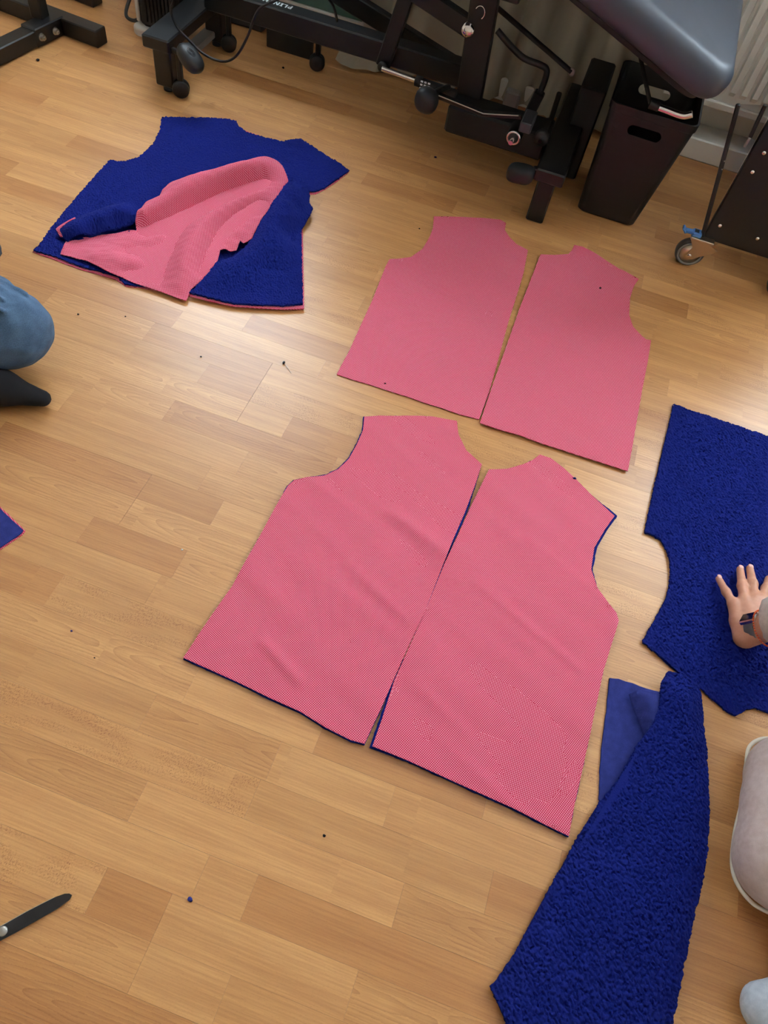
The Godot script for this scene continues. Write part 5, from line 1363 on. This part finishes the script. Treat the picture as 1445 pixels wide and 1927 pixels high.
func person_kneeling() -> void:
	var t := thing("person", Vector3(0.82, 0, -0.5), "kneeling person pressing a hand with a watch and orange beads on the fabric", "person")
	var neck := Vector3(1.02, 0.70, -0.76)
	var head := Vector3(1.02, 0.82, -0.84)
	var wq := Vector3(0.6171, 0.0360, -0.8303)
	var wc := Vector3(0.6241, 0.0460, -0.8418)
	var elbow := Vector3(0.755, 0.30, -0.835)
	var sh := Vector3(0.88, 0.60, -0.72)
	var body := [
		[Vector3(0.92, 0.24, -0.28), Vector3(0.98, 0.56, -0.66), 0.125, 0.12], [sh, Vector3(1.14, 0.60, -0.72), 0.065, 0.065], [Vector3(0.99, 0.62, -0.70), neck, 0.065, 0.05], [neck, head, 0.05, 0.06],
		[head + Vector3(0, 0.03, 0), head + Vector3(0, -0.03, -0.02), 0.092, 0.082], [head + Vector3(0, -0.06, -0.06), head + Vector3(0, 0, -0.03), 0.045, 0.07], [head + Vector3(0, -0.015, -0.10), head + Vector3(0, 0.01, -0.085), 0.013, 0.01],
		[sh, elbow, 0.042, 0.036], [elbow, wc, 0.034, 0.024], [Vector3(1.14, 0.6, -0.72), Vector3(1.2, 0.33, -0.72), 0.042, 0.036], [Vector3(1.2, 0.33, -0.72), Vector3(1.12, 0.20, -0.62), 0.034, 0.024], [Vector3(1.12, 0.2, -0.62), Vector3(1.08, 0.19, -0.58), 0.022, 0.02],
		[Vector3(0.88, 0.22, -0.31), Vector3(0.735, 0.11, -0.57), 0.07, 0.048], [Vector3(0.715, 0.06, -0.57), Vector3(0.745, 0.05, -0.28), 0.048, 0.032], [Vector3(0.745, 0.045, -0.28), Vector3(0.69, 0.034, -0.232), 0.026, 0.018],
		[Vector3(1.0, 0.22, -0.24), Vector3(1.1, 0.10, -0.56), 0.07, 0.055], [Vector3(1.1, 0.07, -0.56), Vector3(1.02, 0.05, -0.18), 0.05, 0.034], [Vector3(1.02, 0.045, -0.18), Vector3(1.0, 0.03, -0.04), 0.028, 0.02],
	]
	# the left hand: back up, fingers spread
	var hand := [
		[Vector3(0.5944, 0.0340, -0.8970), Vector3(0.5813, 0.0270, -0.9243), 0.0088, 0.0076], [Vector3(0.5813, 0.0270, -0.9243), Vector3(0.5685, 0.0180, -0.9565), 0.0076, 0.0066],
		[Vector3(0.6127, 0.0380, -0.9096), Vector3(0.6105, 0.0300, -0.9502), 0.0098, 0.0085], [Vector3(0.6105, 0.0300, -0.9502), Vector3(0.6104, 0.0180, -0.9985), 0.0085, 0.0072],
		[Vector3(0.6312, 0.0400, -0.9188), Vector3(0.6315, 0.0310, -0.9638), 0.0100, 0.0087], [Vector3(0.6315, 0.0310, -0.9638), Vector3(0.6303, 0.0180, -1.0090), 0.0087, 0.0074],
		[Vector3(0.6455, 0.0400, -0.9221), Vector3(0.6593, 0.0300, -0.9639), 0.0098, 0.0085], [Vector3(0.6593, 0.0300, -0.9639), Vector3(0.6701, 0.0180, -0.9992), 0.0085, 0.0072],
		[Vector3(0.5944, 0.0340, -0.8970), Vector3(0.6047, 0.0340, -0.8610), 0.0115, 0.014], [Vector3(0.6047, 0.0340, -0.8610), wq, 0.0145, 0.020], [Vector3(0.6127, 0.0380, -0.9096), wc, 0.012, 0.018], [Vector3(0.6312, 0.0400, -0.9188), wc, 0.0125, 0.020], [Vector3(0.6455, 0.0400, -0.9221), Vector3(0.6381, 0.0500, -0.8666), 0.0125, 0.016], [Vector3(0.6381, 0.0500, -0.8666), wc, 0.016, 0.020],
		[Vector3(0.6381, 0.0500, -0.8666) + Vector3(0.006, -0.012, 0.0), Vector3(0.6381, 0.0500, -0.8666) + Vector3(0.040, -0.022, -0.022), 0.014, 0.0105], [Vector3(0.6381, 0.0500, -0.8666) + Vector3(0.040, -0.022, -0.022), Vector3(0.6381, 0.0500, -0.8666) + Vector3(0.058, -0.030, -0.056), 0.0105, 0.0085],
		[wq + Vector3(0.004, 0.004, 0.0), wc + (elbow - wc) * 0.18, 0.020, 0.024],
	]
	var bm := net(body, 0.011, 0.03)
	var hm := net(hand, 0.003, 0.008)
	var st := begin()
	st.append_from(bm, 0, Transform3D())
	st.append_from(hm, 0, Transform3D())
	var bo := obj("body", st.commit(), M.skin, t)
	# fingernails
	for f in [[Vector3(0.5685, 0.0180, -0.9565), Vector3(0.5813, 0.0270, -0.9243), 0.0044], [Vector3(0.6104, 0.0180, -0.9985), Vector3(0.6105, 0.0300, -0.9502), 0.005], [Vector3(0.6303, 0.0180, -1.0090), Vector3(0.6315, 0.0310, -0.9638), 0.0053], [Vector3(0.6701, 0.0180, -0.9992), Vector3(0.6593, 0.0300, -0.9639), 0.005]]:
		var d: Vector3 = (f[0] - f[1]).normalized()
		var up := (Vector3.UP - d * d.y).normalized()
		obj("fingernail", ellipsoid(f[0] + d * 0.0012 + up * 0.0056, d, d.cross(up), up, 0.0056, f[2], 0.0016, 2.6, 14), M.nail, bo)
	# sleeve and jumper
	var ax := (elbow - wc).normalized()
	var cuff := wc + ax * 0.047
	var wn := noise(73, 16.0, FastNoiseLite.TYPE_SIMPLEX_SMOOTH, 2)
	obj("jumper", net([[cuff - ax * 0.012, wc + ax * 0.09, 0.050, 0.052], [wc + ax * 0.09, elbow, 0.052, 0.052], [elbow, sh, 0.052, 0.062], [sh, Vector3(1.14, 0.60, -0.72), 0.08, 0.08], [Vector3(0.94, 0.28, -0.32), Vector3(0.98, 0.56, -0.66), 0.145, 0.14], [Vector3(1.14, 0.6, -0.72), Vector3(1.2, 0.33, -0.72), 0.06, 0.05], [Vector3(1.2, 0.33, -0.72), Vector3(1.135, 0.22, -0.635), 0.05, 0.036]], 0.009, 0.03, wn, 0.004, [[cuff, -ax]]), M.sleeve, t)
	# watch strap, case and beads round the wrist
	var wk := wc + ax * 0.012
	var u := ax.cross(Vector3(0, 1, 0)).normalized()
	var v := u.cross(ax).normalized()
	var strap := PackedVector3Array()
	st = begin()
	var rings := []
	for k in 29:
		var a := TAU * k / 28.0
		var rad := u * (cos(a) * 0.0268) + v * (sin(a) * 0.0245)
		var n := rad.normalized()
		var c := wk + rad - Vector3(0, 0.001, 0)
		rings.append(rect_ring(c, n, ax, 0.0014, 0.0095, 0.0006))
	loft(st, rings, false, true)
	var wa := obj("watch", done(st), mat(rgb(82, 80, 84), 0.35), t)
	var top := (v * 0.55 + u * -0.2).normalized()
	var face := (v * 0.93 - u * 0.36).normalized()
	var across := ax.cross(face).normalized()
	var cc := wk + face * 0.0262
	st = begin()
	add_block(st, cc, across, face, across.cross(face).normalized(), 0.0135, 0.0045, 0.0155, 0.004)
	obj("watch_case", done(st), M.chrome, wa)
	st = begin()
	add_block(st, cc + face * 0.0036, across, face, across.cross(face).normalized(), 0.0115, 0.0018, 0.0135, 0.001)
	obj("watch_glass", done(st), mat(rgb(12, 12, 16), 0.08), wa)
	var bead := lathe(Vector3.ZERO, Vector3.UP, [[0.0004, -0.0019], [0.0013, -0.0014], [0.0019, 0.0], [0.0013, 0.0014], [0.0004, 0.0019]], 8)
	var br := Node3D.new()
	br.name = "bead_bracelet"
	t.add_child(br)
	br.position = wc + ax * 0.0285 - t.position
	for k in 44:
		var a := TAU * k / 44.0
		var bd := MeshInstance3D.new()
		bd.name = "bead"
		bd.mesh = bead
		bd.material_override = M.bead
		bd.position = u * (cos(a) * 0.034) + v * (sin(a) * 0.034)
		br.add_child(bd, true)
	# trousers with a pale piped outer seam
	var tn := noise(75, 9.0, FastNoiseLite.TYPE_SIMPLEX_SMOOTH, 2)
	obj("trousers", net([[Vector3(0.92, 0.22, -0.26), Vector3(0.93, 0.30, -0.32), 0.155, 0.145], [Vector3(0.87, 0.22, -0.32), Vector3(0.735, 0.115, -0.575), 0.10, 0.066], [Vector3(0.708, 0.052, -0.574), Vector3(0.698, 0.066, -0.50), 0.080, 0.076], [Vector3(0.697, 0.066, -0.50), Vector3(0.689, 0.066, -0.435), 0.074, 0.075], [Vector3(0.689, 0.066, -0.435), Vector3(0.80, 0.06, -0.42), 0.075, 0.075], [Vector3(1.0, 0.22, -0.26), Vector3(1.1, 0.115, -0.54), 0.105, 0.085], [Vector3(1.1, 0.08, -0.54), Vector3(1.03, 0.06, -0.24), 0.08, 0.065]], 0.008, 0.02, tn, 0.003), M.fleece_pale, t)
	obj("piping", tube(curve([Vector3(0.71, 0.03, -0.652), Vector3(0.673, 0.03, -0.647), Vector3(0.652, 0.03, -0.634), Vector3(0.640, 0.03, -0.617), Vector3(0.637, 0.03, -0.597), Vector3(0.636, 0.03, -0.564), Vector3(0.632, 0.03, -0.516), Vector3(0.624, 0.03, -0.469), Vector3(0.621, 0.03, -0.425), Vector3(0.624, 0.03, -0.400), Vector3(0.633, 0.03, -0.384), Vector3(0.646, 0.03, -0.372), Vector3(0.662, 0.03, -0.364), Vector3(0.684, 0.03, -0.361), Vector3(0.71, 0.03, -0.358), Vector3(0.76, 0.03, -0.35)], 4), 0.0034, 8), M.piping, t)
	obj("sock", net([[Vector3(0.75, 0.05, -0.285), Vector3(0.715, 0.043, -0.245), 0.036, 0.036], [Vector3(0.715, 0.042, -0.245), Vector3(0.678, 0.033, -0.235), 0.034, 0.028], [Vector3(0.68, 0.03, -0.225), Vector3(0.715, 0.03, -0.175), 0.028, 0.026]], 0.006, 0.02), M.sock_pale, t)
	obj("sock", net([[Vector3(1.02, 0.05, -0.19), Vector3(1.0, 0.035, -0.04), 0.038, 0.028]], 0.008, 0.02), M.sock_pale, t)
	var hr := obj("hair", net([[head + Vector3(0, 0.045, 0.03), head + Vector3(0, 0.05, 0.0), 0.095, 0.095], [head + Vector3(0, 0.0, 0.06), head + Vector3(0.0, -0.10, 0.07), 0.08, 0.05]], 0.01, 0.03, null, 0.0, [[head + Vector3(0, 0.03, -0.03), Vector3(0, -0.43, -0.9)]]), M.hair, t)
	face_parts(hr, head, Vector3(0, -0.25, -0.97).normalized(), Vector3(0, 0.97, -0.25).normalized())

# ---------------------------------------------------------------- scissors and bits
func flat_prism(poly: PackedVector2Array, y0: float, y1: float) -> ArrayMesh:
	var st := begin()
	var a := PackedVector3Array()
	var b := PackedVector3Array()
	var p := PackedVector2Array(poly)
	if not Geometry2D.is_polygon_clockwise(p):
		p.reverse()
	var mid := Vector2.ZERO
	for q in p:
		mid += q / p.size()
	for q in p:
		a.append(Vector3(q.x, y0, q.y))
		b.append(Vector3(q.x, y1, q.y))
	var c := PackedVector3Array()
	for q in p:
		var s := q.lerp(mid, 0.004)
		c.append(Vector3(s.x, y1 + 0.0006, s.y))
	loft(st, [a, b], false, false)
	loft(st, [b, c], false, false)
	st.set_smooth_group(-1)
	var t := Geometry2D.triangulate_polygon(p)
	for k in range(0, t.size(), 3):
		var i := t[k]
		var j := t[k + 1]
		var l := t[k + 2]
		if (p[j] - p[i]).cross(p[l] - p[i]) < 0.0:
			j = t[k + 2]
			l = t[k + 1]
		tri(st, c[i], c[j], c[l])
		tri(st, a[i], a[l], a[j])
	return done(st)

func scissors() -> void:
	var outline := pts2([-0.3184, -0.0339, -0.3223, -0.0345, -0.328, -0.0323, -0.3373, -0.0247, -0.3511, -0.0099, -0.3646, 0.0051, -0.3748, 0.0176, -0.3874, 0.033, -0.4141, 0.0602, -0.437, 0.0848, -0.4197, 0.0933, -0.3972, 0.0683, -0.3778, 0.0472, -0.3648, 0.0327, -0.3456, 0.0097, -0.3261, -0.0142, -0.3181, -0.0276])
	var screw: Vector3 = Vector3(-0.3812, 0.0, 0.0366)
	var t := thing("scissors", Vector3(screw.x, 0, screw.z), "black tailor's scissors lying on the floor, closed blades pointing at the fabric", "scissors")
	obj("blade", flat_prism(outline, 0.0015, 0.0045), mat(rgb(22, 23, 26), 0.32), t)
	var lower := PackedVector2Array()
	for p in outline:
		lower.append(Vector2(p.x - 0.004, p.y + 0.0025))
	obj("blade", flat_prism(lower, 0.0, 0.0014), M.steel, t)
	var piv := obj("pivot_screw", lathe(screw + Vector3(0, 0.0045, 0), Vector3.UP, [[0.0066, 0.0], [0.0066, 0.0012], [0.0045, 0.0024], [0.001, 0.0027]], 20), M.steel, t)
	piv.set_meta("label", "shiny pivot screw")
	var back := Vector3(-0.92, 0, 0.39).normalized()
	var side := Vector3(0.39, 0, 0.92)
	for s in [-1.0, 1.0]:
		var c: Vector3 = screw + back * 0.125 + side * (s * 0.026) + Vector3(0, 0.008, 0)
		var ring := PackedVector3Array()
		for k in 29:
			var a := TAU * k / 28.0
			ring.append(c + back * (cos(a) * 0.032) + side * (sin(a) * 0.021))
		obj("handle", tube(ring, 0.0065, 10), M.black_plastic, t)

func crumb(at: Vector3, r: float, m: Material, s: int) -> ArrayMesh:
	var n := noise(s, 1.0)
	var st := begin()
	var rings := []
	for i in 7:
		var t := -PI / 2 + PI * i / 6.0
		var ring := PackedVector3Array()
		for k in 9:
			var a := TAU * k / 9.0
			var rr := r * (1.0 + 0.45 * n.get_noise_2d(cos(a) * 2.0 + i, sin(a) * 2.0))
			ring.append(at + Vector3(sin(a) * cos(t) * rr * 1.25, r * 0.8 + sin(t) * r * 0.8, cos(a) * cos(t) * rr))
		rings.append(ring)
	loft(st, rings)
	return done(st)

func small_things() -> void:
	var pa: Vector3 = Vector3(-0.4590, 0.0, -1.1403)
	var pb: Vector3 = Vector3(-0.4319, 0.0, -1.1195)
	var t := thing("dressmaking_pin", pa, "thin dressmaking pin with a black head lying on the floor", "pin")
	obj("pin_head", ellipsoid(pa + Vector3(0, 0.003, 0), Vector3.RIGHT, Vector3(0, 0, -1), Vector3.UP, 0.003, 0.0045, 0.003), M.black_plastic, t)
	obj("pin_shaft", tube(PackedVector3Array([pa + Vector3(0, 0.003, 0), pb + Vector3(0, 0.0006, 0)]), 0.0006, 6), M.steel, t)
	var dark := mat(rgb(26, 22, 26), 0.9)
	var blue := mat(rgb(34, 40, 116), 0.95)
	var pale := mat(rgb(232, 230, 226), 0.9)
	var list := [
		[Vector3(-0.1586, 0.0, -0.0846), 0.0034, blue, "round tuft of blue fluff on the floor near the scissors"],
		[Vector3(-0.5372, 0.0, -0.3910), 0.0017, blue, "small blue thread bit on the floor left of the lined pink front"],
		[Vector3(-0.4768, 0.0, -0.3625), 0.0012, dark, "tiny dark crumb on the pale stave left of the lined pink front"],
		[Vector3(-0.0060, 0.0, -0.2331), 0.0022, dark, "dark crumb on the floor below the hem of the lined pink fronts"],
		[Vector3(-0.9771, 0.0, -2.3569), 0.0034, dark, "black crumb on the floor in front of the couch base"],
		[Vector3(-0.3850, 0.0, -2.1294), 0.0030, blue, "blue fluff on the floor between the couch and the pink fronts"],
		[Vector3(-0.4406, 0.0, -0.6101), 0.0016, pale, "tiny white crumb on the floor beside the lined pink front"],
		[Vector3(-0.6339, 0.0, -1.0769), 0.0018, dark, "dark crumb on the floor below the rumpled pile"],
		[Vector3(-1.6179, 0.0, -1.9782), 0.0042, dark, "dark fluff on the floor beside the stand base"],
		[Vector3(-0.3255, 0.0, -1.7723), 0.0018, dark, "dark crumb at the shoulder edge of the single pink front"],
		[Vector3(-0.8436, 0.0, -1.1175), 0.0014, dark, "tiny dark crumb between the jeans and the rumpled pile"],
		[Vector3(-0.9394, 0.0, -1.0765), 0.0018, dark, "small dark crumb on the floor next to the jeans knee"],
		[Vector3(0.2404, 0.0105, -1.0893), 0.0030, blue, "blue fluff on the shoulder of the lined pink front"],
		[Vector3(0.1916, 0.0060, -1.7609), 0.0026, dark, "dark fluff on the double-layered pink front"],
		[Vector3(-0.2253, 0.0040, -1.1800), 0.0014, dark, "tiny dark speck on the single-layered pink front near its hem"],
	]
	for i in list.size():
		var e: Array = list[i]
		var o := obj("lint", crumb(e[0], e[1], e[2], 300 + i), e[2])
		tag(o, e[3], "lint")
